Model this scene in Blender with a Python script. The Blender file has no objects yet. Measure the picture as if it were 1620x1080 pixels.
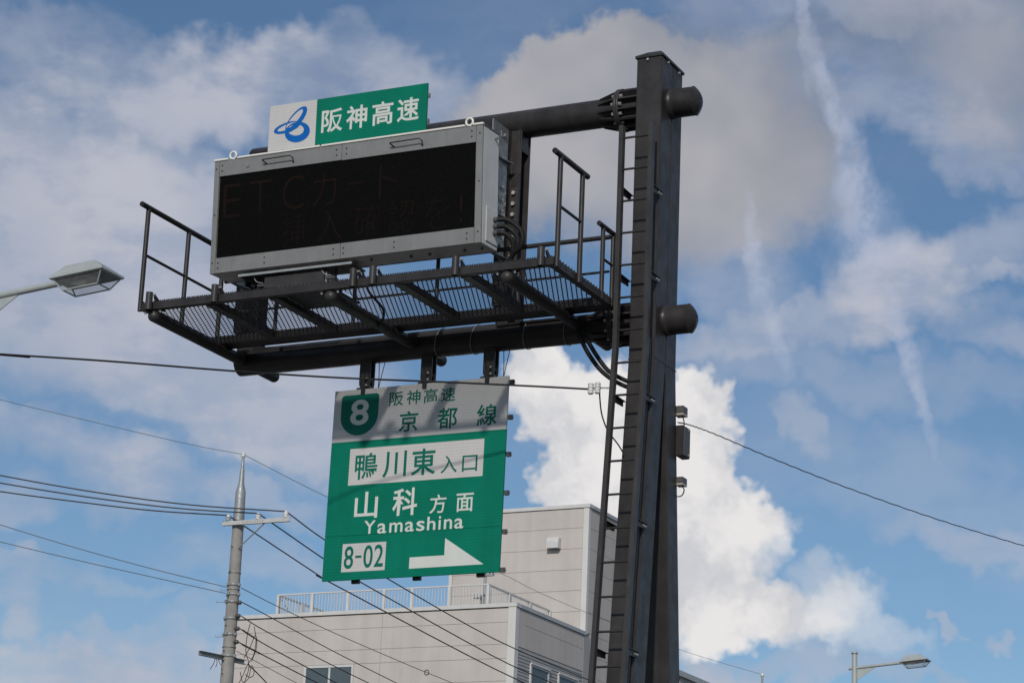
import bpy, math, random
from math import radians, sin, cos, pi, tan, atan2, sqrt
from mathutils import Vector, Matrix

random.seed(7)
S = bpy.context.scene
COL = S.collection

# ------------------------------------------------------------------ camera
CAM = Vector((0.0, 0.0, 1.5))
YAW, PITCH, ROLL = radians(-26.514), radians(16.522), radians(2.4806)
FPX = 3930.0                      # focal length in units of a 1620 wide picture
_f = Vector((sin(YAW) * cos(PITCH), cos(YAW) * cos(PITCH), sin(PITCH)))
_r0 = Vector((cos(YAW), -sin(YAW), 0))
_u0 = _r0.cross(_f)
_r = _r0 * cos(ROLL) + _u0 * sin(ROLL)
_u = _u0 * cos(ROLL) - _r0 * sin(ROLL)
cam = bpy.data.cameras.new('camera')
cam.sensor_width = 36.0
cam.lens = FPX / 1620.0 * 36.0
cam.clip_start = 0.1
cam.clip_end = 4000
co = bpy.data.objects.new('camera', cam)
COL.objects.link(co)
M3 = Matrix((_r, _u, -_f)).transposed()
co.matrix_world = Matrix.Translation(CAM) @ M3.to_4x4()
S.camera = co


def ray(x, y):
    return _f + _r * ((x - 810) / FPX) - _u * ((y - 540) / FPX)


def atY(x, y, Y):
    d = ray(x, y)
    return CAM + d * ((Y - CAM.y) / d.y)


# ------------------------------------------------------------------ sun and exposure
SUN = Vector((0.30, -1.0, 0.57)).normalized()
SUN_EL = math.asin(SUN.z)
SUN_AZ = atan2(SUN.x, SUN.y)
sl = bpy.data.lights.new('sun', 'SUN')
sl.energy = 2.45
sl.angle = radians(2.2)
sl.color = (1.0, 0.94, 0.865)
so = bpy.data.objects.new('sun', sl)
COL.objects.link(so)
so.rotation_euler = SUN.to_track_quat('Z', 'Y').to_euler()
so.location = (0, 0, 60)
S.view_settings.view_transform = 'Standard'
S.view_settings.look = 'None'
S.view_settings.exposure = 0.0
S.view_settings.gamma = 1.0
S.view_settings.use_curve_mapping = False

# ------------------------------------------------------------------ sky
SKY_STRENGTH = 0.075
W = bpy.data.worlds.new('World')
S.world = W
W.use_nodes = True
W.cycles.sampling_method = 'MANUAL'
W.cycles.sample_map_resolution = 256
nt = W.node_tree
nt.nodes.clear()


class NG:
    """small helper for writing node graphs"""

    def __init__(s, tree):
        s.t = tree

    def n(s, kind, **kw):
        nd = s.t.nodes.new(kind)
        for k, v in kw.items():
            setattr(nd, k, v)
        return nd

    def put(s, sock, v):
        if isinstance(v, bpy.types.NodeSocket):
            s.t.links.new(v, sock)
        elif v is not None:
            sock.default_value = v

    def math(s, op, a, b=None, c=None, clamp=False):
        nd = s.n('ShaderNodeMath', operation=op, use_clamp=clamp)
        s.put(nd.inputs[0], a)
        if b is not None:
            s.put(nd.inputs[1], b)
        if c is not None:
            s.put(nd.inputs[2], c)
        return nd.outputs[0]

    def vmath(s, op, a, b=None, scale=None):
        nd = s.n('ShaderNodeVectorMath', operation=op)
        s.put(nd.inputs[0], a)
        if b is not None:
            s.put(nd.inputs[1], b)
        if scale is not None:
            s.put(nd.inputs['Scale'], scale)
        return nd.outputs['Value'] if op in ('LENGTH', 'DOT_PRODUCT') else nd.outputs[0]

    def noise(s, vec, scale, detail=6, rough=0.55, dist=0.0, col=False, lac=2.0):
        nd = s.n('ShaderNodeTexNoise')
        s.put(nd.inputs['Vector'], vec)
        nd.inputs['Scale'].default_value = scale
        nd.inputs['Detail'].default_value = detail
        nd.inputs['Roughness'].default_value = rough
        nd.inputs['Lacunarity'].default_value = lac
        nd.inputs['Distortion'].default_value = dist
        return nd.outputs[1 if col else 0]

    def rng(s, v, a, b, c=0.0, d=1.0, smooth=True):
        nd = s.n('ShaderNodeMapRange')
        nd.interpolation_type = 'SMOOTHSTEP' if smooth else 'LINEAR'
        s.put(nd.inputs[0], v)
        for i, q in enumerate((a, b, c, d)):
            s.put(nd.inputs[1 + i], q)
        return nd.outputs[0]

    def mix(s, fac, a, b):
        nd = s.n('ShaderNodeMix', data_type='RGBA')
        s.put(nd.inputs[0], fac)
        for sock, v in ((nd.inputs[6], a), (nd.inputs[7], b)):
            if isinstance(v, (tuple, list)):
                v = (v[0], v[1], v[2], 1)
            s.put(sock, v)
        return nd.outputs[2]

    def comb(s, x, y, z):
        nd = s.n('ShaderNodeCombineXYZ')
        for i, v in enumerate((x, y, z)):
            s.put(nd.inputs[i], v)
        return nd.outputs[0]


def build_sky():
    g = NG(nt)
    tc = g.n('ShaderNodeTexCoord').outputs['Generated']
    D = g.vmath('NORMALIZE', tc)
    sep = g.n('ShaderNodeSeparateXYZ')
    g.put(sep.inputs[0], D)
    X, Y, Z = sep.outputs
    az = g.math('MULTIPLY', g.math('ARCTAN2', X, Y), 180 / pi)       # degrees east of +Y
    el = g.math('MULTIPLY', g.math('ARCSINE', Z), 180 / pi)
    AE = g.comb(az, el, 1.0)
    # clouds lie on a high flat layer, so their texture shrinks towards the horizon only mildly
    w1 = g.vmath('SUBTRACT', g.noise(D, 22, 3, 0.6, col=True), (0.5, 0.5, 0.5))
    w2 = g.vmath('SUBTRACT', g.noise(D, 100, 2, 0.55, col=True), (0.5, 0.5, 0.5))
    w3 = g.vmath('SUBTRACT', g.noise(D, 480, 2, 0.6, col=True), (0.5, 0.5, 0.5))

    def warp(a, b, c=0.0):
        v = g.vmath('ADD', AE, g.vmath('MULTIPLY', w1, (a, a, 0)))
        v = g.vmath('ADD', v, g.vmath('MULTIPLY', w2, (b, b, 0)))
        if c:
            v = g.vmath('ADD', v, g.vmath('MULTIPLY', w3, (c, c, 0)))
        return v

    P_soft = warp(2.6, 0.9, 0.12)
    P_cum = warp(1.3, 1.15, 0.13)
    P_trail = warp(0.30, 0.42, 0.12)

    def deg(x, y):
        d = ray(x, y).normalized()
        return math.degrees(atan2(d.x, d.y)), math.degrees(math.asin(d.z))

    K = 180 / pi / FPX * 0.95       # degrees of arc per picture unit

    def blob(P, prev, first, x, y, rx, ry, rot, soft, amp):
        """elliptical cloud patch; P is (azimuth, elevation, 1); returns prev united with the patch"""
        a, e = deg(x, y)
        if prev is not None:            # evaluate the patches one after another
            nd = g.n('ShaderNodeVectorMath', operation='MULTIPLY_ADD')
            g.put(nd.inputs[0], prev)
            nd.inputs[1].default_value = (1e-7, 1e-7, 1e-7)
            g.put(nd.inputs[2], P)
            P = nd.outputs[0]
        t = radians(-rot)
        ax, ay = cos(t) / (rx * K), sin(t) / (rx * K)
        bx, by = -sin(t) / (ry * K), cos(t) / (ry * K)
        u = g.vmath('DOT_PRODUCT', P, (ax, ay, -(ax * a + ay * e)))
        v = g.vmath('DOT_PRODUCT', P, (bx, by, -(bx * a + by * e)))
        r2 = g.math('MULTIPLY_ADD', v, v, g.math('MULTIPLY', u, u))
        if first:
            return g.rng(r2, (1 + soft) ** 2, (1 - soft) ** 2, 0.0, amp)
        return g.rng(r2, (1 + soft) ** 2, (1 - soft) ** 2, prev, g.math('MULTIPLY_ADD', prev, 1 - amp, amp))

    def union(vals):
        o = None
        for v in vals:
            o = v if o is None else g.math('ADD', g.math('MULTIPLY', o, g.math('SUBTRACT', 1.0, v)), v)
        return o

    def blobs(P, lst, prev=None):
        o = None
        for b in lst:
            o = blob(P, o if o is not None else prev, o is None, *b)
        return o

    # ---- thin high veil, everywhere in the sky
    Dv = g.vmath('MULTIPLY', D, (1.0, 1.0, 2.6))
    veil = g.noise(g.vmath('ADD', Dv, g.vmath('SCALE', w1, scale=0.05)), 7.0, 6, 0.60, 0.0)
    veil = g.rng(veil, 0.46, 0.76, 0.0, 0.16)
    # ---- broken middle clouds of the rest of the sky and in view
    soft_list = [
        # x, y, rx, ry, rot, soft, amp
        (330, 150, 240, 75, -8, 0.65, 0.75), (420, 80, 110, 40, -5, 0.7, 0.6),
        (110, 250, 190, 55, 12, 0.5, 0.8),
        (600, 90, 90, 40, 15, 0.8, 0.5), (680, 160, 55, 60, 0, 0.8, 0.5),
        (60, 90, 130, 60, -10, 0.8, 0.35),
        (110, 700, 170, 28, 16, 0.9, 0.5),
        (380, 695, 190, 18, 12, 0.9, 0.5), (200, 765, 75, 36, -20, 0.8, 0.45),
        (20, 780, 60, 34, 0, 0.8, 0.4), (400, 780, 90, 20, 12, 0.9, 0.4),
        (440, 890, 150, 34, 5, 0.9, 0.35), (25, 960, 32, 50, -15, 0.8, 0.55),
        (230, 1070, 330, 42, -4, 0.5, 0.75), (230, 1015, 75, 18, 5, 0.8, 0.5),
        (330, 985, 60, 22, 0, 0.8, 0.4), (60, 900, 160, 14, 4, 1.0, 0.35),
        (1380, 10, 160, 30, 4, 0.8, 0.4),
        (1570, 215, 90, 45, 30, 0.9, 0.35), (1410, 140, 130, 45, 10, 0.9, 0.4),
        (1170, 30, 80, 24, 5, 0.9, 0.3), (1420, 450, 85, 75, 20, 0.55, 0.72),
        (1540, 400, 110, 36, -22, 1.0, 0.4), (1560, 440, 90, 12, -20, 1.0, 0.4),
        (1300, 525, 230, 26, -9, 0.9, 0.45), (1150, 440, 90, 50, 25, 0.9, 0.35),
        (1560, 530, 130, 26, 8, 0.9, 0.4), (1330, 600, 230, 30, 4, 1.0, 0.28),
        (1480, 780, 200, 60, 20, 1.0, 0.2), (1250, 690, 22, 28, -30, 0.9, 0.35),
        (1550, 860, 110, 22, 8, 0.9, 0.32), (1500, 1003, 16, 7, 0, 0.9, 0.45),
        (1400, 1078, 260, 16, 2, 0.8, 0.45), (1120, 1055, 60, 26, 10, 0.6, 0.6),
        (1575, 1000, 18, 9, 20, 0.9, 0.4),
    ]
    soft_d = blobs(P_soft, soft_list)
    fine = g.noise(g.vmath('MULTIPLY', AE, (0.75, 1.35, 1.0)), 0.50, 6, 0.56, 0.0)
    fine = g.rng(fine, 0.30, 0.62, 0.55, 1.2)
    soft_d = g.math('MULTIPLY', soft_d, fine, clamp=True)
    # smooth layer cloud at the left
    smooth_list = [(190, 330, 330, 95, 8, 0.40, 0.72), (60, 420, 230, 110, 0, 0.6, 0.60), (310, 440, 270, 130, 10, 0.6, 0.62),
                   (250, 560, 340, 85, 12, 0.7, 0.62), (430, 645, 240, 75, 14, 0.8, 0.50)]
    smooth_d = blobs(warp(2.2, 0.5), smooth_list, soft_d)
    smooth_d = g.math('MULTIPLY', smooth_d, g.rng(fine, 0.55, 1.2, 0.78, 1.06), clamp=True)
    soft_d = union([soft_d, smooth_d])
    # broken cloud over the unseen rest of the sky, made brighter to add fill light
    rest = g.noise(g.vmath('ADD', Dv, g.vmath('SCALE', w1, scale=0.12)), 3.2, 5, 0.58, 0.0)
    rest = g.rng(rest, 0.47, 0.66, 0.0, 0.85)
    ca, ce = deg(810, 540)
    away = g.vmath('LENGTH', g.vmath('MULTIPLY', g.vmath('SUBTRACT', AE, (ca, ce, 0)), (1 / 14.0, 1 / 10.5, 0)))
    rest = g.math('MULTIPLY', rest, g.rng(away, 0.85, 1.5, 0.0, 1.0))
    soft_d = union([veil, soft_d])
    # ---- grey cloud at the top
    grey_list = [
        (965, 150, 205, 118, -4, 0.16, 1.0), (870, 165, 150, 95, -20, 0.25, 0.95), (1120, 190, 190, 118, 6, 0.55, 0.95),
        (850, 250, 170, 90, -18, 0.5, 0.85), (1010, 300, 230, 85, 6, 0.6, 0.8),
        (1225, 245, 115, 60, 26, 0.8, 0.85), (1130, 350, 130, 60, 0, 0.8, 0.65),
        (1240, 75, 100, 30, -10, 0.9, 0.4), (1520, 40, 150, 60, 8, 0.9, 0.5), (1590, 140, 90, 70, 25, 0.8, 0.5),
    ]
    grey_d = blobs(warp(1.6, 1.0, 0.25), grey_list, soft_d)
    # ---- contrails
    trail_list = [
        (1272, 40, 7, 70, -6, 1.0, 0.42), (1296, 115, 9, 75, -15, 1.0, 0.45), (1326, 190, 10, 75, -20, 1.0, 0.45),
        (1346, 245, 16, 65, -14, 1.0, 0.50), (1362, 325, 24, 85, -14, 1.0, 0.58), (1384, 390, 40, 80, -22, 1.0, 0.50),
        (1424, 535, 9, 60, -14, 1.0, 0.45), (1443, 590, 9, 56, -16, 1.0, 0.45), (1462, 650, 7, 54, -18, 1.0, 0.30),
        (1188, 395, 8, 62, -4, 1.0, 0.50), (1203, 455, 12, 58, -14, 1.0, 0.48), (1224, 515, 9, 58, -18, 1.0, 0.40),
    ]
    trail_d = blobs(P_trail, trail_list, grey_d)
    trail_d = g.math('MULTIPLY', trail_d, g.rng(g.noise(D, 75, 4, 0.60), 0.34, 0.62, 0.50, 1.2), clamp=True)
    # ---- white cumulus
    cum_list = [
        (840, 585, 60, 66, 20, 0.22, 1.0), (900, 655, 90, 78, 10, 0.20, 1.0), (898, 745, 60, 78, 0, 0.20, 1.0),
        (985, 640, 110, 60, 0, 0.3, 1.0), (1000, 760, 110, 130, 0, 0.2, 1.0), (1112, 655, 54, 62, 0, 0.20, 1.0),
        (1105, 740, 68, 90, 0, 0.20, 1.0), (1165, 815, 72, 62, 20, 0.22, 1.0), (1205, 850, 42, 46, 0, 0.5, 0.75),
        (1110, 900, 90, 80, 0, 0.22, 1.0), (1160, 960, 105, 58, 12, 0.28, 1.0), (1240, 985, 80, 38, 8, 0.6, 0.8),
        (1345, 965, 44, 32, -20, 0.8, 0.55), (1310, 930, 44, 28, 20, 1.0, 0.4), (1340, 1012, 90, 20, 5, 1.0, 0.4),
        (1100, 990, 60, 40, 0, 0.4, 1.0),
    ]
    cum_d = blobs(P_cum, cum_list, trail_d)

    # ---- colours
    sky = g.n('ShaderNodeTexSky', sky_type='NISHITA')
    sky.sun_disc = False
    sky.sun_elevation = SUN_EL
    sky.sun_rotation = SUN_AZ
    sky.altitude = 50
    sky.air_density = 1.0
    sky.dust_density = 0.25
    sky.ozone_density = 2.6
    k = 1.0 / SKY_STRENGTH

    def lit(c):
        return (c[0] * k, c[1] * k, c[2] * k)
    tone = g.noise(D, 16, 3, 0.5)
    toneg = g.rng(tone, 0.33, 0.66)
    veilc = g.mix(g.math('MULTIPLY', g.math('ADD', toneg, g.rng(fine, 0.5, 1.2)), 0.5), lit((0.385, 0.42, 0.52)), lit((0.495, 0.51, 0.58)))
    greyc = g.mix(g.rng(g.noise(D, 13, 3, 0.5), 0.36, 0.62), lit((0.295, 0.31, 0.362)), lit((0.415, 0.412, 0.44)))
    bill = g.rng(g.noise(g.vmath('ADD', D, g.vmath('SCALE', w2, scale=0.012)), 34, 5, 0.52), 0.35, 0.60)
    cumc = g.mix(bill, lit((0.59, 0.60, 0.635)), lit((0.81, 0.79, 0.785)))
    c = g.mix(soft_d, g.vmath('MULTIPLY', sky.outputs[0], (0.84, 0.95, 1.02)), veilc)
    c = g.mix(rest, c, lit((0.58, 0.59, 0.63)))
    c = g.mix(grey_d, c, greyc)
    c = g.mix(g.math('MULTIPLY', trail_d, 0.62), c, lit((0.50, 0.54, 0.67)))
    c = g.mix(cum_d, c, cumc)
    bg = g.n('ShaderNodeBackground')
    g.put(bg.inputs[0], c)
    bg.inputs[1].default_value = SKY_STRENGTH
    out = g.n('ShaderNodeOutputWorld')
    g.put(out.inputs[0], bg.outputs[0])


build_sky()

# ------------------------------------------------------------------ materials
MATS = {}


def mat(name, col, rough=0.6, metal=0.0, var=0.10, scale=6.0, bump=0.0, bscale=60.0, streak=0.0, spec=0.5,
        stretch=(1, 1, 1), ribs=0.0, ribpitch=0.0, dirt=None):
    m = bpy.data.materials.new(name)
    m.use_nodes = True
    t = m.node_tree
    g = NG(t)
    b = t.nodes['Principled BSDF']
    tc = g.n('ShaderNodeTexCoord').outputs['Object']
    v = g.vmath('MULTIPLY', tc, tuple(stretch))
    n1 = g.noise(v, scale, 6, 0.6)
    f = g.rng(n1, 0.3, 0.7, 1 - var, 1 + var)
    if streak:
        n2 = g.noise(g.vmath('MULTIPLY', tc, (1, 1, 0.06)), scale * 3.0, 5, 0.6)
        f = g.math('MULTIPLY', f, g.rng(n2, 0.35, 0.75, 1.0, 1 - streak))
    if ribs:
        sp = g.n('ShaderNodeSeparateXYZ')
        g.put(sp.inputs[0], tc)
        s_ = g.math('SINE', g.math('MULTIPLY', sp.outputs[2], 2 * pi / ribpitch))
        f = g.math('MULTIPLY', f, g.rng(s_, -1, 1, 1 - ribs, 1 + ribs * 0.4))
    colr = g.vmath('SCALE', (col[0], col[1], col[2]), scale=f)
    if dirt:
        n3 = g.noise(g.vmath('MULTIPLY', tc, (1, 1, 0.35)), dirt[1], 7, 0.65)
        colr = g.mix(g.rng(n3, 0.56, 0.74, 0.0, dirt[2]), colr, dirt[0])
    g.put(b.inputs['Base Color'], colr)
    g.put(b.inputs['Roughness'], g.rng(g.noise(tc, scale * 2.3, 5, 0.6), 0.3, 0.7, max(0.05, rough - 0.08), min(1, rough + 0.08)))
    b.inputs['Metallic'].default_value = metal
    b.inputs['Specular IOR Level'].default_value = spec
    if bump:
        bp = g.n('ShaderNodeBump')
        bp.inputs['Strength'].default_value = bump
        bp.inputs['Distance'].default_value = 0.01
        g.put(bp.inputs['Height'], g.noise(v, bscale, 4, 0.6))
        g.put(b.inputs['Normal'], bp.outputs[0])
    MATS[name] = m
    return m


mat('steel_paint', (0.0345, 0.0315, 0.031), 0.40, 0.0, 0.20, 3.5, 0.06, 90, 0.22, 0.28, dirt=((0.058, 0.051, 0.047), 5.0, 0.40))
mat('steel_paint_edge', (0.042, 0.039, 0.0385), 0.40, 0.0, 0.16, 5.0, streak=0.15, spec=0.30)
mat('deck_steel', (0.022, 0.0215, 0.022), 0.5, 0.0, 0.12, 8)
mat('galvanised', (0.30, 0.31, 0.31), 0.45, 0.55, 0.16, 16, 0.05, 120, 0.1)
mat('bolt_zinc', (0.42, 0.42, 0.41), 0.4, 0.5, 0.12, 30)
mat('aluminium_frame', (0.225, 0.225, 0.220), 0.5, 0.25, 0.06, 5, 0.0, 60, 0.06, dirt=((0.16, 0.16, 0.155), 6.0, 0.35))
mat('housing_white', (0.66, 0.65, 0.62), 0.5, 0.0, 0.05, 3, 0, 60, 0.10, dirt=((0.30, 0.28, 0.25), 3.0, 0.3))
mat('trim_white', (0.78, 0.76, 0.70), 0.5, 0.0, 0.05, 8)
mat('screen_black', (0.0036, 0.0036, 0.0038), 0.75, 0.0, 0.25, 30, ribs=0.6, ribpitch=0.0125, spec=0.06)
mat('lamp_amber_off', (0.0036, 0.0036, 0.0038), 0.75, spec=0.06)


def lamp_dots():
    """switched-off amber lamps: a grid of dots on the black screen"""
    m = MATS['lamp_amber_off']
    g = NG(m.node_tree)
    sp = g.n('ShaderNodeSeparateXYZ')
    g.put(sp.inputs[0], g.n('ShaderNodeTexCoord').outputs['Object'])
    sx = g.math('SINE', g.math('MULTIPLY', sp.outputs[0], 2 * pi / 0.0125))
    sz = g.math('SINE', g.math('MULTIPLY', sp.outputs[2], 2 * pi / 0.0125))
    d = g.rng(g.math('ADD', sx, sz), 0.0, 1.4)
    d = g.math('MULTIPLY', d, g.rng(g.noise(g.n('ShaderNodeTexCoord').outputs['Object'], 3.0, 3), 0.35, 0.65, 0.55, 1.0))
    c = g.mix(d, (0.0036, 0.0036, 0.0038), (0.036, 0.0145, 0.008))
    g.put(m.node_tree.nodes['Principled BSDF'].inputs['Base Color'], c)


lamp_dots()
mat('sign_green', (0.0015, 0.172, 0.110), 0.55, 0.0, 0.09, 2.2, 0, 60, 0.08, 0.10, ribs=0.07, ribpitch=0.030)
mat('sign_white', (0.545, 0.535, 0.525), 0.5, 0.0, 0.03, 3, 0, 60, 0.03, 0.2, ribs=0.06, ribpitch=0.030)
mat('letter_white', (0.60, 0.62, 0.58), 0.5, 0.0, 0.03, 6, spec=0.4)
mat('letter_green', (0.004, 0.135, 0.095), 0.5, 0.0, 0.05, 6, spec=0.12)
mat('emblem_blue', (0.004, 0.115, 0.42), 0.5, 0.0, 0.04, 6, spec=0.15)
mat('cable_black', (0.013, 0.013, 0.014), 0.6, 0.0, 0.2, 12, spec=0.25)
mat('wire_dark', (0.035, 0.036, 0.040), 0.6, 0.0, 0.1, 5)
mat('wire_thin', (0.10, 0.105, 0.115), 0.6, 0.0, 0.1, 5)
mat('porcelain', (0.66, 0.66, 0.64), 0.3, 0.0, 0.05, 20)
mat('concrete', (0.30, 0.285, 0.265), 0.85, 0.0, 0.12, 3.0, 0.25, 70, 0.18, dirt=((0.19, 0.18, 0.165), 3.0, 0.45))
mat('galvanised_grey', (0.31, 0.33, 0.33), 0.5, 0.3, 0.10, 7, 0.05, 90, 0.08)
mat('arm_white', (0.52, 0.52, 0.50), 0.5, 0.1, 0.08, 9)
mat('lamp_paint', (0.40, 0.43, 0.42), 0.45, 0.1, 0.06, 5, 0, 60, 0.05)
mat('panel_beige', (0.535, 0.495, 0.462), 0.8, 0.0, 0.05, 0.5, 0.08, 30, 0.10, 0.3, dirt=((0.40, 0.37, 0.34), 0.8, 0.4))
mat('wall_core', (0.24, 0.225, 0.21), 0.9)
mat('trim_cream', (0.63, 0.615, 0.585), 0.55, 0.0, 0.04, 1.0, 0, 60, 0.05)
mat('siding_grey', (0.34, 0.335, 0.325), 0.6, 0.0, 0.05, 1.0, 0, 60, 0.05)
mat('coping_grey', (0.42, 0.43, 0.44), 0.5, 0.2, 0.05, 2.0)
mat('rail_white', (0.58, 0.575, 0.56), 0.5, 0.0, 0.05, 3)
mat('curtain', (0.40, 0.45, 0.45), 0.8, 0.0, 0.1, 2.5, stretch=(6, 6, 0.3))
mat('asphalt', (0.055, 0.055, 0.057), 0.9, 0.0, 0.15, 2.0, 0.4, 120)
mat('ground_dirt', (0.085, 0.082, 0.078), 0.95, 0.0, 0.2, 0.4, 0.3, 20)
mat('kerb_stone', (0.36, 0.35, 0.33), 0.85, 0.0, 0.1, 2, 0.2, 60)
mat('paving', (0.30, 0.285, 0.27), 0.85, 0.0, 0.1, 1.5, 0.2, 40)
mat('road_paint', (0.72, 0.72, 0.70), 0.7, 0.0, 0.1, 5)
mat('roof_felt', (0.22, 0.22, 0.22), 0.9)
mat('sensor_paint', (0.075, 0.073, 0.072), 0.5, 0.0, 0.1, 20)
mat('sensor_lens', (0.42, 0.39, 0.32), 0.3)


def glass(name, col, rough, alpha):
    m = bpy.data.materials.new(name)
    m.use_nodes = True
    t = m.node_tree
    b = t.nodes['Principled BSDF']
    b.inputs['Base Color'].default_value = (*col, 1)
    b.inputs['Roughness'].default_value = rough
    b.inputs['Alpha'].default_value = alpha
    b.inputs['Specular IOR Level'].default_value = 0.7
    MATS[name] = m


glass('window_glass', (0.10, 0.13, 0.145), 0.05, 0.55)
glass('lamp_glass', (0.34, 0.35, 0.35), 0.10, 0.24)

# ------------------------------------------------------------------ mesh helpers


class MB:
    def __init__(s, M=None):
        s.v = []
        s.f = []
        s.sm = []
        s.M = M or Matrix.Identity(4)

    def add(s, vs, fs, smooth=False):
        o = len(s.v)
        s.v += [tuple(s.M @ Vector(p)) for p in vs]
        s.f += [tuple(i + o for i in f) for f in fs]
        s.sm += [smooth] * len(fs)
        return s

    def box(s, a, b):
        x0, x1 = sorted((a[0], b[0]))
        y0, y1 = sorted((a[1], b[1]))
        z0, z1 = sorted((a[2], b[2]))
        return s.hexa([(x0, y0, z0), (x1, y0, z0), (x1, y1, z0), (x0, y1, z0),
                       (x0, y0, z1), (x1, y0, z1), (x1, y1, z1), (x0, y1, z1)])

    def cbox(s, a, b, c=0.006):
        """box with chamfered edges along all twelve edges"""
        x0, x1 = sorted((a[0], b[0]))
        y0, y1 = sorted((a[1], b[1]))
        z0, z1 = sorted((a[2], b[2]))
        c = min(c, (x1 - x0) * .45, (y1 - y0) * .45, (z1 - z0) * .45)
        vs = []
        idx = {}
        for i, x in enumerate((x0, x1)):
            for j, y in enumerate((y0, y1)):
                for k, z in enumerate((z0, z1)):
                    sx, sy, sz = (c, -c)[i], (c, -c)[j], (c, -c)[k]
                    idx[i, j, k, 'x'] = len(vs); vs.append((x, y + sy, z + sz))
                    idx[i, j, k, 'y'] = len(vs); vs.append((x + sx, y, z + sz))
                    idx[i, j, k, 'z'] = len(vs); vs.append((x + sx, y + sy, z))
        F = []
        for i in (0, 1):
            q = [idx[i, j, k, 'x'] for j, k in ((0, 0), (1, 0), (1, 1), (0, 1))]
            F.append(q if i else q[::-1])
            q = [idx[j, i, k, 'y'] for j, k in ((0, 0), (1, 0), (1, 1), (0, 1))]
            F.append(q[::-1] if i else q)
            q = [idx[j, k, i, 'z'] for j, k in ((0, 0), (1, 0), (1, 1), (0, 1))]
            F.append(q if i else q[::-1])
        for a_ in (0, 1):
            for b_ in (0, 1):
                fl = (a_ + b_) % 2
                q = [idx[a_, b_, 0, 'x'], idx[a_, b_, 0, 'y'], idx[a_, b_, 1, 'y'], idx[a_, b_, 1, 'x']]
                F.append(q if not fl else q[::-1])
                q = [idx[a_, 0, b_, 'x'], idx[a_, 1, b_, 'x'], idx[a_, 1, b_, 'z'], idx[a_, 0, b_, 'z']]
                F.append(q if not fl else q[::-1])
                q = [idx[0, a_, b_, 'y'], idx[0, a_, b_, 'z'], idx[1, a_, b_, 'z'], idx[1, a_, b_, 'y']]
                F.append(q if not fl else q[::-1])
        for i in (0, 1):
            for j in (0, 1):
                for k in (0, 1):
                    q = [idx[i, j, k, 'x'], idx[i, j, k, 'y'], idx[i, j, k, 'z']]
                    F.append(q if (i + j + k) % 2 else q[::-1])
        return s.add(vs, F)

    def hexa(s, p):
        return s.add(p, [(3, 2, 1, 0), (4, 5, 6, 7), (0, 1, 5, 4), (1, 2, 6, 5), (2, 3, 7, 6), (3, 0, 4, 7)])

    def tube(s, p0, p1, r0, r1=None, n=16, cap=True, rot=0.0):
        r1 = r0 if r1 is None else r1
        p0, p1 = Vector(p0), Vector(p1)
        d = (p1 - p0).normalized()
        a = d.orthogonal().normalized()
        if abs(d.z) < 0.9:
            a = d.cross(Vector((0, 0, 1))).normalized()
        b = d.cross(a)
        vs, fs = [], []
        for p, r in ((p0, r0), (p1, r1)):
            for i in range(n):
                t = 2 * pi * i / n + rot
                vs.append(p + (a * cos(t) + b * sin(t)) * r)
        for i in range(n):
            j = (i + 1) % n
            fs.append((i, j, n + j, n + i))
        s.add(vs, fs, n > 6)
        if cap:
            s.add(vs, [tuple(range(n))[::-1], tuple(range(n, 2 * n))])
        return s

    def path(s, pts, r, n=8, closed=False):
        pts = [Vector(p) for p in pts]
        N = len(pts)
        vs, fs = [], []
        pa = None
        for i, p in enumerate(pts):
            if closed:
                d = pts[(i + 1) % N] - pts[i - 1]
            else:
                d = pts[min(i + 1, N - 1)] - pts[max(i - 1, 0)]
            d.normalize()
            if pa is None:
                pa = d.orthogonal().normalized()
            pa = (pa - d * pa.dot(d)).normalized()
            b = d.cross(pa)
            for k in range(n):
                t = 2 * pi * k / n
                vs.append(p + (pa * cos(t) + b * sin(t)) * r)
        for i in range(N if closed else N - 1):
            a0, b0 = i * n, ((i + 1) % N) * n
            for k in range(n):
                j = (k + 1) % n
                fs.append((a0 + k, a0 + j, b0 + j, b0 + k))
        s.add(vs, fs, True)
        if not closed:
            s.add(vs, [tuple(range(n))[::-1], tuple(range((N - 1) * n, N * n))])
        return s

    def lathe(s, prof, origin, axis, n=24):
        """prof: list of (distance along axis, radius)"""
        o, d = Vector(origin), Vector(axis).normalized()
        a = d.orthogonal().normalized()
        b = d.cross(a)
        vs, fs = [], []
        for h, r in prof:
            for i in range(n):
                t = 2 * pi * i / n
                vs.append(o + d * h + (a * cos(t) + b * sin(t)) * r)
        for k in range(len(prof) - 1):
            for i in range(n):
                j = (i + 1) % n
                fs.append((k * n + i, k * n + j, (k + 1) * n + j, (k + 1) * n + i))
        s.add(vs, fs, True)
        s.add(vs, [tuple(range(n))[::-1], tuple(range((len(prof) - 1) * n, len(prof) * n))])
        return s

    def prism(s, poly, vec):
        """poly: 3-D polygon, extruded along vec"""
        poly = [Vector(p) for p in poly]
        vec = Vector(vec)
        n = len(poly)
        nn = Vector((0, 0, 0))
        for i in range(n):
            nn += poly[i].cross(poly[(i + 1) % n])
        if nn.dot(vec) > 0:
            poly = poly[::-1]
        vs = poly + [p + vec for p in poly]
        fs = [tuple(range(n)), tuple(range(n, 2 * n))[::-1]]
        fs += [((i + 1) % n, i, n + i, n + (i + 1) % n) for i in range(n)]
        return s.add(vs, fs)

    def mesh(s, name):
        me = bpy.data.meshes.new(name)
        me.from_pydata(s.v, [], s.f)
        me.polygons.foreach_set('use_smooth', s.sm)
        me.update()
        return me

    def build(s, name, m, parent=None, **kw):
        return link(name, s.mesh(name), m, parent, **kw)


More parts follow.
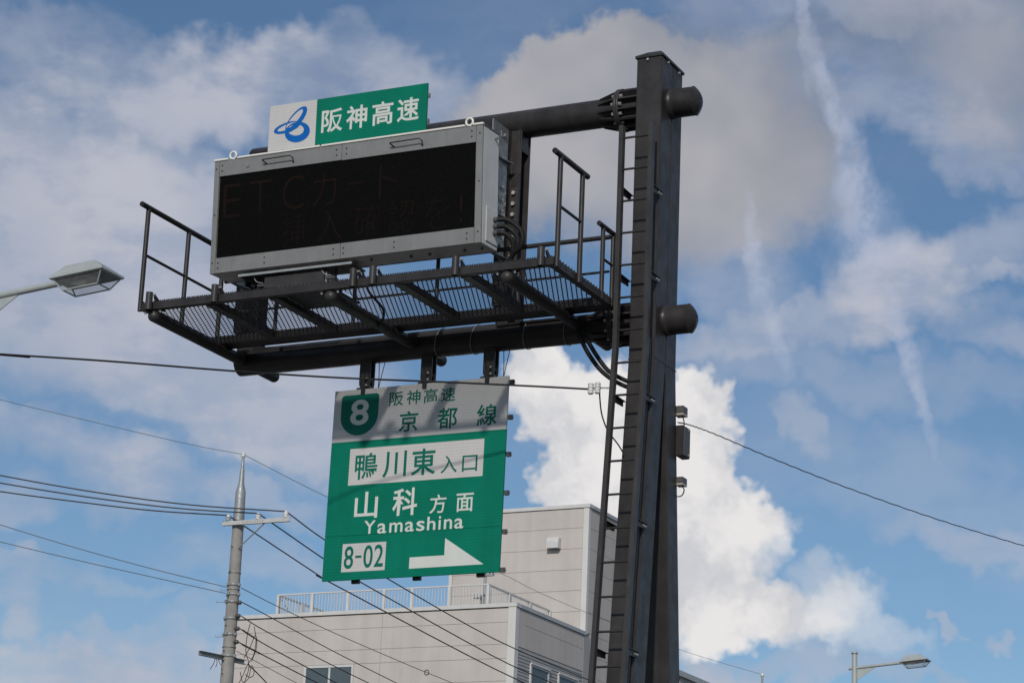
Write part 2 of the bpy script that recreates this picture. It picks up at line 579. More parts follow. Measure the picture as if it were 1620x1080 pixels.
def link(name, me, m=None, parent=None, loc=None, **props):
    if m is not None and not me.materials:
        me.materials.append(MATS[m])
    o = bpy.data.objects.new(name, me)
    COL.objects.link(o)
    if loc is not None:
        o.location = loc
    if parent is not None:
        o.parent = parent
        base = parent
        off = Vector((0, 0, 0))
        while base is not None:
            if base.type == 'EMPTY':
                off = off + base.location
            base = base.parent
        if parent.type == 'EMPTY':
            o.matrix_parent_inverse = Matrix.Translation(-off)
    for k, v in props.items():
        o[k] = v
    return o


def thing(name, loc, label, cat, group=None):
    o = bpy.data.objects.new(name, None)
    o.empty_display_size = 0.3
    COL.objects.link(o)
    o.location = loc
    tag(o, label, cat, group)
    return o


def tag(o, label, cat, group=None):
    o['label'] = label
    o['category'] = cat
    if group:
        o['group'] = group
    return o


def frame(B, tilt):
    """board frame: u along X, v up the (tilted) face, w backwards; local object axes x=u, y=w, z=v"""
    v = Vector((0, -sin(tilt), cos(tilt)))
    n = Vector((0, cos(tilt), sin(tilt)))
    M = Matrix.Identity(4)
    M.col[0][:3] = (1, 0, 0)
    M.col[1][:3] = n
    M.col[2][:3] = v
    M.col[3][:3] = B
    return M


def text_mesh(body, u0, u1, v0, v1, w, fat=0.0, thick=0.002, shear=0.0):
    """flat lettering fitted to the rectangle u0..u1, v0..v1 in a board frame, front face at w"""
    cu = bpy.data.curves.new('lettering', 'FONT')
    cu.body = body
    cu.size = 1.0
    cu.offset = fat
    cu.fill_mode = 'BOTH'
    cu.extrude = 0.0
    cu.resolution_u = 5
    ob = bpy.data.objects.new('lettering', cu)
    COL.objects.link(ob)
    dg = bpy.context.evaluated_depsgraph_get()
    dg.update()
    me = bpy.data.meshes.new_from_object(ob.evaluated_get(dg))
    bpy.data.objects.remove(ob)
    bpy.data.curves.remove(cu)
    xs = [q.co.x for q in me.vertices]
    ys = [q.co.y for q in me.vertices]
    ax, bx, ay, by = min(xs), max(xs), min(ys), max(ys)
    sx, sy = (u1 - u0) / (bx - ax), (v1 - v0) / (by - ay)
    vs = [(u0 + (q.co.x - ax) * sx, w, v0 + (q.co.y - ay) * sy) for q in me.vertices]
    fs = []
    for p in me.polygons:
        q = list(p.vertices)
        a, b, c = (Vector(vs[i]) for i in q[:3])
        if (b - a).cross(c - a).y > 0:
            q = q[::-1]
        fs.append(tuple(q))
    bpy.data.meshes.remove(me)
    return vs, fs


def bez(pts, n=10):
    """Catmull-Rom through points"""
    P = [Vector(p) for p in pts]
    P = [P[0] * 2 - P[1]] + P + [P[-1] * 2 - P[-2]]
    out = []
    for i in range(1, len(P) - 2):
        for k in range(n):
            t = k / n
            a, b, c, d = P[i - 1:i + 3]
            out.append(0.5 * ((2 * b) + (c - a) * t + (2 * a - 5 * b + 4 * c - d) * t * t + (3 * b - a - 3 * c + d) * t ** 3))
    out.append(P[-2])
    return out


# ------------------------------------------------------------------ ground
def build_ground():
    o = MB().add([(-900, -600, 0), (900, -600, 0), (900, 1500, 0), (-900, 1500, 0)], [(0, 1, 2, 3)]).build('ground', 'ground_dirt')
    o['kind'] = 'structure'
    o = MB().add([(-300, -6, .004), (300, -6, .004), (300, 17.6, .004), (-300, 17.6, .004)], [(0, 1, 2, 3)]).build('road', 'asphalt')
    o['kind'] = 'structure'
    o = MB().box((-300, 17.6, 0), (300, 17.8, .15)).build('kerb', 'kerb_stone')
    o['kind'] = 'structure'
    o = MB().box((-300, 17.8, 0), (300, 23.0, .145)).build('pavement', 'paving')
    o['kind'] = 'structure'
    mb = MB()
    for i in range(-20, 21):
        mb.add([(i * 10, 5.9, .008), (i * 10 + 5, 5.9, .008), (i * 10 + 5, 6.05, .008), (i * 10, 6.05, .008)], [(0, 1, 2, 3)])
    o = mb.build('lane_marking', 'road_paint')
    o['kind'] = 'structure'


build_ground()

# ------------------------------------------------------------------ gantry
PX0, PX1 = -8.782, -8.523
PF, PB, PM = 20.0, 20.51, 20.265
ZB = 7.852                    # splice where the column splits into two legs
SL = 0.0938                   # spread of each leg per metre of height
AY = 20.25                    # arm axis
ZU, ZL, RU, RL = 10.414, 8.266, 0.1385, 0.1355
ARM_L = -13.137


def build_gantry():
    G = thing('sign_gantry', (-8.65, 20.25, 0.145), 'tall dark grey steel cantilever gantry with two pipe arms, mesh walkway and ladder', 'gantry')

    # column halves: straight above the splice, leaning apart below
    def half(y0, y1, sgn, name):
        mb = MB()
        c = 0.008
        prof = [(PX0 + c, y0), (PX1 - c, y0), (PX1, y0 + c), (PX1, y1 - c), (PX1 - c, y1), (PX0 + c, y1), (PX0, y1 - c), (PX0, y0 + c)]
        rows = [(10.825, 0), (ZB + .003, 0)]
        for (za, zb) in ((10.825, ZB + .003), (ZB - .003, 0.145)):
            vs = []
            for z in (za, zb):
                dy = 0 if z > ZB else sgn * SL * (ZB - z)
                vs += [(x, y + dy, z) for x, y in prof]
            fs = [(i, (i + 1) % 8, 8 + (i + 1) % 8, 8 + i) for i in range(8)] + [tuple(range(8))[::-1], tuple(range(8, 16))]
            fs = [f[::-1] for f in fs]
            mb.add(vs, fs)
        return mb.build(name, 'steel_paint', G)
    half(PF, PM - .003, -1, 'column_channel')
    half(PM + .003, PB, 1, 'column_channel')
    # inner core, so that the seams read as seams
    MB().box((PX0 + .02, PF + .03, ZB - .1), (PX1 - .012, PB - .03, 10.8)).build('column_core', 'deck_steel', G)
    # cap
    e = 0.014
    x0, x1, y0, y1 = PX0 - e, PX1 + e, PF - e, PB + e
    mb = MB()
    xm0, xm1 = x0 + .09, x1 - .06
    vs = [(x0, y0, 10.815), (x1, y0, 10.815), (x1, y1, 10.815), (x0, y1, 10.815), (x0, y0, 10.838), (x1, y0, 10.838), (x1, y1, 10.838), (x0, y1, 10.838),
          (xm0, y0 + .08, 10.895), (xm1, y0 + .08, 10.895), (xm1, y1 - .08, 10.895), (xm0, y1 - .08, 10.895)]
    mb.add(vs, [(3, 2, 1, 0), (0, 1, 5, 4), (1, 2, 6, 5), (2, 3, 7, 6), (3, 0, 4, 7), (4, 5, 9, 8), (5, 6, 10, 9), (6, 7, 11, 10), (7, 4, 8, 11), (8, 9, 10, 11)])
    cap = mb.build('column_cap', 'steel_paint', G)
    for p, d in (((-8.665, PF, 10.79), (0, -1, 0)), ((PX1, 20.13, 10.79), (1, 0, 0)), ((PX1, 20.40, 10.79), (1, 0, 0))):
        p = Vector(p)
        MB().tube(p, p + Vector(d) * .02, .012, n=6).build('bolt', 'bolt_zinc', cap)
    # splice band at the split
    MB().box((PX0 - .003, PF - .003, ZB - .006), (PX1 + .003, PB + .003, ZB + .006)).build('splice_band', 'deck_steel', G)
    # conduit running down the ladder side of the column
    cond = [(PX1 - .035, PF - .022, 8.02), (PX1 - .035, PF - .022, ZB), (PX1 - .035, PF - .022 - SL * (ZB - 1.2), 1.2)]
    MB().path(cond, .009, 8).build('conduit', 'sensor_paint', G)

    # arms
    def arm(z, r):
        mb = MB()
        mb.lathe([(0, r - .02), (0.004, r), (-9.045 - ARM_L, r)], (ARM_L, AY, z), (1, 0, 0), 40)
        a = mb.build('arm_pipe', 'steel_paint', G)
        # stub through the column
        mb = MB()
        mb.lathe([(-9.015 + 9.015, r), (9.015 - 8.535, r)], (-9.015, AY, z), (1, 0, 0), 40)
        mb.build('arm_stub', 'steel_paint', a)
        # collar and domed end
        mb = MB()
        mb.lathe([(0, r + .007), (.050, r + .007), (.052, r - .004)], (PX1 - .002, AY, z), (1, 0, 0), 40)
        mb.lathe([(.045, r), (.243, r)], (PX1 - .002, AY, z), (1, 0, 0), 40)
        prof = []
        for k in range(8):
            q = r * (1 - k / 7.0) + .004
            prof.append((.2435 + .068 * (1 - (q / (r + .004)) ** 2), q))
        mb.lathe(prof, (PX1 - .002, AY, z), (1, 0, 0), 40)
        ec = mb.build('end_cap', 'steel_paint', a)
        MB().tube((PX1 + .29, AY - .02, z + .01), (PX1 + .312, AY - .02, z + .01), .010, n=8).build('plug', 'cable_black', a)
        # flanges
        for xx, nm in ((-9.045, 'flange'), (-9.019, 'flange')):
            MB().lathe([(0, r + .068), (.003, r + .070), (.021, r + .070), (.024, r + .068)], (xx, AY, z), (1, 0, 0), 40).build(nm, 'steel_paint_edge', a)
        n = 12
        for i in range(n):
            t = 2 * pi * (i + .5) / n
            d = Vector((0, cos(t), sin(t)))
            tn = Vector((0, -sin(t), cos(t))) * .009
            ctr = Vector((0, AY, z))

            def P(x, rr):
                return Vector((x, 0, 0)) + ctr + d * rr
            for poly in ([P(-9.235, r - .004), P(-9.046, r - .004), P(-9.046, r + .064), P(-9.225, r + .012)],
                         [P(-8.994, r - .004), P(-8.784, r - .004), P(-8.784, r + .066), P(-8.994, r + .066)]):
                MB().prism([q - tn for q in poly], tn * 2).build('rib', 'steel_paint', a)
            t2 = 2 * pi * i / n
            c2 = ctr + Vector((0, cos(t2), sin(t2))) * (r + .040)
            for x0_, x1_ in ((-9.070, -9.045), (-8.995, -8.965)):
                b = MB().tube(c2 + Vector((x0_, 0, 0)), c2 + Vector((x1_, 0, 0)), .016, n=6)
                b.build('bolt', 'bolt_zinc', a)
        return a
    au = arm(ZU, RU)
    al = arm(ZL, RL)
    # wire ties round the lower arm
    for X in (-10.16, -9.84, -9.34, -9.02):
        pass
    for px in (690, 746, 829, 893):
        X = atY(px, 530, 20.12).x
        pts = []
        for k in range(28):
            t = 2 * pi * k / 28
            pts.append((X + .03 * sin(t), AY + (RL + .006) * cos(t), ZL + (RL + .006) * sin(t)))
        MB().path(pts, .0035, 5, True).build('cable_tie', 'galvanised_grey', al)
    # cables strapped along the lower arm
    # uprights
    for X in (-10.14, -13.02):
        mb = MB()
        h0, h1 = ZL + RL * .55, ZU - RU * .55
        mb.box((X - .1, 20.15, h0), (X + .1, 20.163, h1)).box((X - .1, 20.337, h0), (X + .1, 20.35, h1)).box((X - .006, 20.163, h0), (X + .006, 20.337, h1))
        ub = mb.build('upright_beam', 'steel_paint', G)
        MB().box((X - .095, 20.045, 8.52), (X - .008, 20.148, 10.31)).build('mounting_channel', 'steel_paint_edge', ub)
        MB().box((X + .015, 20.125, 8.98), (X + .098, 20.148, 9.72)).build('splice_plate', 'steel_paint_edge', ub)
        for z in (9.66, 9.55, 9.44, 9.21, 9.10, 9.02):
            MB().tube((X + .055, 20.125, z), (X + .055, 20.095, z), .021, n=6).build('bolt', 'bolt_zinc', ub)
        # saddles at both pipes
        for zc, r, s in ((ZU, RU, -1), (ZL, RL, 1)):
            poly = [Vector((X, AY - .125, zc + s * r * .35)), Vector((X, AY + .125, zc + s * r * .35)), Vector((X, AY + .10, zc + s * (r + .16))), Vector((X, AY - .10, zc + s * (r + .16)))]
            for dx in (-.085, .085):
                MB().prism([p + Vector((dx - .005, 0, 0)) for p in poly], (.01, 0, 0)).build('saddle_plate', 'steel_paint', ub)

    # ---------------- walkway
    XL, XR, YF, YB_, Z0, Z1 = -13.15, -8.862, 18.5, 19.905, 8.298, 8.374
    mb = MB()
    mb.cbox((XL, YF, Z0), (XR, YF + .012, Z1), .003)                 # front angle
    mb.box((XL, YF + .012, Z0), (XR, YF + .06, Z0 + .009))
    mb.cbox((XR - .012, YF + .012, Z0), (XR, YB_, Z1), .003)         # right side
    mb.box((XR - .06, YF + .06, Z0 - .0008), (XR - .012, YB_, Z0 + .008))
    mb.cbox((XL, YF + .012, Z0), (XL + .012, YB_, Z1), .003)
    mb.box((XL + .012, YF + .06, Z0 - .0008), (XL + .06, YB_, Z0 + .008))
    mb.box((XL + .012, 19.70, Z0), (XR - .012, 19.89, Z0 + .012))    # back channel
    mb.box((XL + .012, 19.89, Z0 + .004), (XR - .012, 19.898, 8.435))   # toe board
    mb.box((XL + .012, 19.688, Z0), (XR - .012, 19.70, Z1))
    PFm = mb.build('platform_frame', 'steel_paint', G)
    for X in (-12.42, -11.735, -10.425, -9.75):
        MB().box((X - .045, YF + .06, Z0 - .006), (X + .045, 19.69, Z0 + .062)).build('cross_beam', 'steel_paint', PFm)
    MB().box((-11.68, YF + .06, Z0 + .052), (-11.13, 19.12, Z0 + .06)).build('deck_plate', 'steel_paint_edge', PFm)
    # expanded metal deck
    mb = MB()
    pit, half_l = 0.0235, 0.058
    nx = int((XR - XL - .02) / pit)
    ny = int((19.70 - YF) / half_l) + 1
    zt = Z1 + .004
    for j in range(nx + 1):
        xc = XL + .01 + j * pit
        if -11.67 < xc < -11.14:
            ystart = 19.13
        else:
            ystart = YF - .006
        for k in range(ny):
            ya, yb = YF - .006 + k * half_l, YF - .006 + (k + 1) * half_l
            if yb < ystart:
                continue
            sa = .0105 if (k + j) % 2 else -.0105
            xa, xb = xc + sa, xc - sa
            # strands of expanded metal stand on edge, leaning to one side
            ex, ez, nx_, nz_ = -.0052, .0029, .0010, .0018
            c4 = [(-ex - nx_, -ez - nz_), (-ex + nx_, -ez + nz_), (ex + nx_, ez + nz_), (ex - nx_, ez - nz_)]
            vs = [(xa + q, ya, zt + h) for q, h in c4] + [(xb + q, yb, zt + h) for q, h in c4]
            mb.add(vs, [(0, 1, 2, 3), (7, 6, 5, 4), (1, 0, 4, 5), (2, 1, 5, 6), (3, 2, 6, 7), (0, 3, 7, 4)])
    # raised strand ends along the front and right edges
    for j in range(0, nx, 2):
        xc = XL + .02 + j * pit
        mb.box((xc - .004, YF - .002, Z1), (xc + .003, YF + .008, Z1 + .011))
    k = 0
    y = YF + .03
    while y < 19.9:
        mb.box((XR - .010, y - .005, Z1), (XR + .002, y + .004, Z1 + .010))
        y += .06
    dk = mb.build('deck_mesh', 'deck_steel', PFm)
    dk['kind'] = 'stuff'
    # supporting tubes through the lower arm, with round ends
    for X in (-13.035, -11.115, -9.33):
        r = .058
        t = MB().tube((X, 18.55, ZL - .018), (X, 20.74, ZL - .018), r, n=24).build('support_tube', 'steel_paint', PFm)
        prof = [(-.0, r + .001)]
        for k in range(1, 7):
            a = k / 6 * pi / 2
            prof.append((r * sin(a) * .9, max((r + .001) * cos(a), .004)))
        MB().lathe(prof, (X, 18.552, ZL - .018), (0, -1, 0), 24).build('tube_end', 'steel_paint_edge', t)
        MB().lathe(prof, (X, 20.738, ZL - .018), (0, 1, 0), 24).build('tube_end', 'steel_paint_edge', t)
        for dx in (-.085, .085):
            MB().tube((X + dx, 18.53, Z0 - .03), (X + dx, 18.53, Z0 + .0), .010, n=6).build('bolt', 'bolt_zinc', t)
            MB().box((X + dx - .025, 18.51, Z0 - .008), (X + dx + .025, 18.58, Z0 - .001)).build('lug', 'steel_paint', t)
        MB().prism([(X + .05, 19.95, ZL), (X + .05, 20.14, ZL), (X + .05, 20.14, ZL + .10), (X + .05, 19.95, Z0 - .002)], (.01, 0, 0)).build('gusset', 'steel_paint', t)
    # sockets on the front edge
    for X in (-13.045, -12.317, -10.842, -10.64, -9.803, -8.967):
        sk = MB()
        x, yy = X, YF - .034
        n = 16
        for (ra, rb) in ((.034, .034),):
            sk.tube((x, yy, 8.285), (x, yy, 8.455), .034, n=18, cap=False)
            sk.tube((x, yy, 8.455), (x, yy, 8.285), .027, n=18, cap=False)
            vs = []
            for zz in (8.285, 8.455):
                for rr in (.034, .027):
                    vs += [(x + rr * cos(2 * pi * i / 18), yy + rr * sin(2 * pi * i / 18), zz) for i in range(18)]
            fs = []
            for i in range(18):
                q = (i + 1) % 18
                fs += [(i, 18 + i, 18 + q, q), (36 + i, 36 + q, 54 + q, 54 + i)]
            sk.add(vs, fs)
        s_ = sk.build('rail_socket', 'steel_paint_edge', PFm)
        MB().prism([(X + .03, YF - .005, 8.40), (X + .03, YF + .03, 8.376), (X + .03, YF + .14, 8.376), (X + .03, YF - .005, 8.445)], (.012, 0, 0)).build('lug', 'steel_paint', s_)
        MB().tube((X + .03, yy + .01, 8.43), (X + .062, yy + .01, 8.43), .010, n=6).build('bolt', 'bolt_zinc', s_)

    # guard rails
    def rail(top, posts, mids, r=.026, zbot=8.30):
        g_ = MB().tube(top[0], top[1], r, n=16, cap=True).build('guard_rail', 'steel_paint', G)
        for p in posts:
            zb_ = p[3] if len(p) > 3 else zbot
            MB().tube((p[0], p[1], zb_), (p[0], p[1], p[2] - .004), r * .9, n=16).build('post', 'steel_paint', g_)
        for a, b in mids:
            MB().tube(a, b, r * .55, n=10).build('mid_rail', 'steel_paint', g_)
        # black discs on the capped ends, the shade of a bore put into colour
        for q, w in ((top[0], Vector(top[0]) - Vector(top[1])), (top[1], Vector(top[1]) - Vector(top[0]))):
            w.normalize()
            MB().tube(Vector(q) + w * .0005, Vector(q) + w * .002, r * .62, n=14).build('bore_shade', 'cable_black', g_)
    xl = -13.178
    rail(((xl, 18.40, 9.335), (xl, 19.98, 9.335)), [(xl, 18.52, 9.335), (xl, 19.225, 9.335), (xl, 19.86, 9.335)],
         [((xl, 18.52, 8.862), (xl, 19.86, 8.862))])
    xr = -8.842
    rail(((xr, 18.40, 9.318), (xr, 19.11, 9.318)), [(xr, 18.53, 9.318, 8.285), (xr, 19.0, 9.318, 8.285)],
         [((xr, 18.53, 8.85), (xr, 19.0, 8.85))])
    rail(((xr - .03, 19.45, 8.998), (xr - .03, 19.86, 8.998)), [(xr - .03, 19.55, 8.998), (xr - .03, 19.78, 8.998)],
         [((xr - .03, 19.55, 8.69), (xr - .03, 19.78, 8.69))], r=.023)
    yb = 19.84
    rail(((-13.12, yb, 8.995), (-8.93, yb, 8.995)), [(x, yb, 8.995, 8.31) for x in (-12.5, -11.62, -10.72, -9.86, -9.0)],
         [((-13.12, yb, 8.66), (-8.93, yb, 8.66))], r=.022)

    # ---------------- ladder
    def ly(z):          # ladder plane: parallel to the front of the column
        return 19.78 if z > ZB + .05 else 19.78 - SL * (ZB + .05 - z)

    mb = MB()
    for xa, xb in ((-8.836, -8.794), (-8.536, -8.494)):
        for z0, z1 in ((10.055, ZB + .05), (ZB + .05, 1.8)):
            y0, y1 = ly(z0 + .0), ly(z1)
            vs = []
            for z, yy in ((z1, y1), (z0, y0)):
                vs += [(xa, yy - .03, z), (xb, yy - .03, z), (xb, yy + .03, z), (xa, yy + .03, z)]
            mb.hexa(vs)
    L = mb.build('maintenance_ladder', 'steel_paint_edge', G)
    z = 9.932
    rung = MB().tube((-.133, 0, 0), (.133, 0, 0), .0105, n=10).mesh('rung')
    while z > 1.95:
        link('rung', rung, 'steel_paint', L, loc=(-8.665, ly(z), z))
        z -= .3118
    for z in (9.42, 8.58, 7.42, 6.24, 5.08, 3.9, 2.7):
        yl = ly(z)
        yp = PF if z > ZB else PF - SL * (ZB - z)
        for x, sg in ((-8.815, -1), (-8.515, 1)):
            mb = MB()
            mb.prism([(x - .022, yl + .03, z + .035), (x + .022, yl + .03, z + .035), (x + .022, yp + .035, z + .03), (x - .022, yp + .035, z + .03)], (0, 0, -.007))
            mb.prism([(x + .0 * sg, yl + .03, z + .028), (x, yp + .03, z + .023), (x, yp + .03, z - .02), (x, yl + .03, z - .028)], (.007 * sg, 0, 0))
            b = mb.build('bracket', 'steel_paint', L)
            for yy in (yp - .05, yp - .005):
                MB().tube((x + .004 * sg, yy, z), (x + .024 * sg, yy, z), .0095, n=6).build('bolt', 'bolt_zinc', L)
    return G


gantry = build_gantry()


# ------------------------------------------------------------------ electronic message board
def build_board():
    Wd, H, Dp = 2.965, 1.150, 0.337
    M = frame((-13.009, 19.40, 8.921), radians(3.21))
    T = thing('message_board', (-11.53, 19.57, 8.90), 'wide electronic message board with dark screen in a grey frame', 'message board')

    def B(*a, **k):
        return MB(M)
    B().cbox((0, .012, 0), (Wd, Dp, H), .006).build('housing', 'housing_white', T)
    sc = board_local('screen', [((.06, .004, .15), (Wd - .06, .0118, H - .15))], 'screen_black', T, M)
    # frame strips, split at the middle seam as in the photo
    f0, f1 = -.010, .012
    for a, b in (((.058, f0, .990), (1.443, f1, H - .001)), ((1.447, f0, .985), (2.893, f1, H - .001)),
                 ((.058, f0, .001), (1.463, f1, .156)), ((1.467, f0, .001), (2.893, f1, .156))):
        board_local('frame_strip', [(a, b)], 'aluminium_frame', T, M, .003)
    board_local('frame_strip', [((-.001, f0, 0), (.055, f1, H))], 'aluminium_frame', T, M, .003)
    board_local('frame_strip', [((2.896, f0, 0), (Wd + .001, f1, H))], 'aluminium_frame', T, M, .003)
    # screws
    scr = []
    for u in (.09, 1.39, 1.50, 2.85):
        scr += [(u, 1.10), (u, 1.045)]
    for u in (.09, .62, 1.39, 1.50, 2.05, 2.82):
        scr += [(u, .105), (u, .052)]
    scr += [(.025, 1.07), (.025, .60), (.025, .11), (2.935, 1.07), (2.935, .60), (2.935, .11)]
    for u, v in scr:
        B().tube((u, f0 - .003, v), (u, f0 + .001, v), .0085, n=8).build('screw', 'steel_paint', T)
    B().tube((.385, f0 - .008, 1.068), (.385, f0 + .001, 1.068), .022, n=12).build('lock', 'galvanised', T)
    # pull handles
    for u0, u1, v in ((.575, .925, 1.085), (1.995, 2.345, 1.075)):
        pts = [(u0 + .03, f0, v - .03), (u0, f0 - .045, v), (u0 + .012, f0 - .055, v), (u1 - .03, f0 - .055, v + .004), (u1, f0 - .045, v - .02), (u1 - .02, f0, v - .055)]
        h = B().path(pts, .0065, 8).build('handle', 'steel_paint', T)
    # white drip edge and lifting eyes
    for a, b in ((-.008, .155), (.26, 1.20), (1.215, 2.775), (2.86, 2.972)):
        board_local('drip_edge', [((a, -.020, H + .002), (b, .012, H + .022))], 'trim_white', T, M, .004)
    board_local('top_lid', [((-.006, .014, H + .002), (Wd + .006, Dp + .006, H + .014))], 'galvanised', T, M, .003)
    for u in (.205, 2.818):
        pts = [(u + .036 * cos(t), .0, H + .046 + .036 * sin(t)) for t in [2 * pi * k / 22 for k in range(22)]]
        e = B().path(pts, .011, 10, True)
        e.tube((u, 0, H + .0), (u, 0, H + .014), .02, n=12)
        e.build('lifting_eye', 'trim_white', T)
    # side hatch with cable glands, corner latch
    board_local('side_hatch', [((Wd + .001, .085, .045), (Wd + .008, .325, .385))], 'housing_white', T, M, .003)
    B().tube((Wd, .25, H - .06), (Wd + .03, .25, H - .06), .014, n=8).build('latch', 'galvanised', T)
    for k, v in enumerate((.285, .22, .155)):
        B().tube((Wd + .006, .245, v), (Wd + .05, .245, v), .027, n=14).build('cable_gland', 'sensor_paint', T)
    # drain plugs below
    for u in (.28, 1.75, 2.15, 2.35, 2.72, 2.9):
        B().tube((u, .10 + .05 * (u > 2), .0), (u, .10 + .05 * (u > 2), -.02), .014, n=8).build('drain_plug', 'sensor_paint', T)
    # mounting brackets to the uprights
    for X in (-10.125, -13.005):
        mb = MB()
        mb.box((X - .012, 19.70, 8.95), (X, 20.045, 10.28))
        mb.box((X - .05, 20.03, 8.95), (X + .0, 20.044, 10.28))
        br = mb.build('mounting_bracket', 'galvanised', T)
        for z in (10.19, 9.66, 9.53, 9.42, 9.18, 9.07):
            MB().tube((X, 19.93, z), (X + .024, 19.93, z), .016, n=6).build('bolt', 'bolt_zinc', br)
            MB().box((X + .0005, 19.87, z - .03), (X + .004, 19.985, z + .03)).build('washer_plate', 'galvanised', br)
        for z in (9.93, 9.36, 8.96):
            MB().prism([(X, 19.74, z), (X, 20.04, z), (X + .06, 20.04, z)], (0, 0, .008)).build('stiffener', 'galvanised', br)
    # unlit lamp dots showing the message
    ln = []
    rows = (('E', .11, .31, .56, .90), ('T', .41, .66, .56, .90), ('C', .79, 1.03, .56, .90), ('カ', 1.13, 1.39, .56, .90), ('ー', 1.52, 1.71, .735, .752), ('ド', 1.86, 2.09, .56, .90),
            ('挿', .80, 1.06, .19, .51), ('入', 1.19, 1.47, .19, .51), ('確', 1.60, 1.88, .19, .51), ('認', 1.97, 2.25, .19, .51), ('を', 2.36, 2.62, .19, .51), ('!', 2.735, 2.765, .22, .50))
    for ch, u0, u1, v0, v1 in rows:
        vs, fs = text_mesh(ch, u0, u1, v0, v1, .0032, -0.018 if ch not in 'ー!' else 0)
        me = bpy.data.meshes.new('lamp_lettering')
        me.from_pydata(vs, [], fs)
        link_frame('lamp_lettering', me, 'lamp_amber_off', T, M)


def link_frame(name, me, m, parent, M):
    """object whose own axes are the board frame M (so that materials follow the board)"""
    o = link(name, me, m, None)
    o.parent = parent
    o.matrix_parent_inverse = Matrix.Translation(-parent.location)
    o.matrix_basis = M
    return o


def board_local(name, boxes, m, parent, M, c=0.0):
    mb = MB()
    for a, b in boxes:
        mb.cbox(a, b, c) if c else mb.box(a, b)
    return link_frame(name, mb.mesh(name), m, parent, M)


build_board()


# ------------------------------------------------------------------ small sign on top of the board
def poly_plate(pts, w0, w1):
    """2-D polygon (u, v) as a plate between depths w0 (front) and w1"""
    return MB().prism([(u, w0, v) for u, v in pts], (0, w1 - w0, 0))


def build_logo_sign():
    M = frame((-12.42, 19.35, 10.107), radians(1.4))
    T = thing('expressway_name_sign', (-11.54, 19.37, 10.09), 'small green and white sign with blue loop emblem standing on the message board', 'sign')
    link_frame('white_panel', MB().cbox((0, 0, 0), (.534, .022, .475), .002).mesh('white_panel'), 'sign_white', T, M)
    link_frame('green_panel', MB().cbox((.536, 0, 0), (1.755, .022, .475), .002).mesh('green_panel'), 'sign_green', T, M)
    # emblem of three loops
    th = 48

    def ring(oc, orx, ory, orot, ic, irx, iry, irot, w):
        mb = MB()
        vs = []
        for (c, rx, ry, ro) in ((oc, orx, ory, orot), (ic, irx, iry, irot)):
            for k in range(th):
                # same absolute direction on both outlines keeps the band even
                t = 2 * pi * k / th - ro
                x, y = rx * cos(t), ry * sin(t)
                vs.append((c[0] + x * cos(ro) - y * sin(ro), w, c[1] + x * sin(ro) + y * cos(ro)))
        fs = [(k, (k + 1) % th, th + (k + 1) % th, th + k) for k in range(th)]
        return mb.add(vs, fs)
    R = radians
    for i, a in enumerate((((.308, .298), .158, .070, R(47), (.290, .305), .122, .036, R(45)),
                           ((.208, .226), .150, .054, R(9), (.216, .234), .118, .029, R(13)),
                           ((.329, .163), .142, .105, R(-6), (.312, .188), .092, .058, R(-12)))):
        mb = ring(*a, -.0012 - .0006 * i)
        link_frame('emblem_loop', mb.mesh('emblem_loop'), 'emblem_blue', T, M)
    for ch, u0, u1 in (('阪', .598, .835), ('神', .875, 1.105), ('高', 1.160, 1.390), ('速', 1.435, 1.672)):
        vs, fs = text_mesh(ch, u0, u1, .113, .352, -.0012, .018)
        me = bpy.data.meshes.new('lettering')
        me.from_pydata(vs, [], fs)
        link_frame('lettering', me, 'letter_white', T, M)
    for v in (.10, .36):
        link_frame('back_rib', MB().box((.02, .022, v - .02), (1.765, .05, v + .02)).mesh('back_rib'), 'galvanised', T, M)
    for u in (.25, .95, 1.6):
        link_frame('stay', MB().box((u - .02, .05, -.03), (u + .02, .075, .42)).mesh('stay'), 'galvanised', T, M)


build_logo_sign()


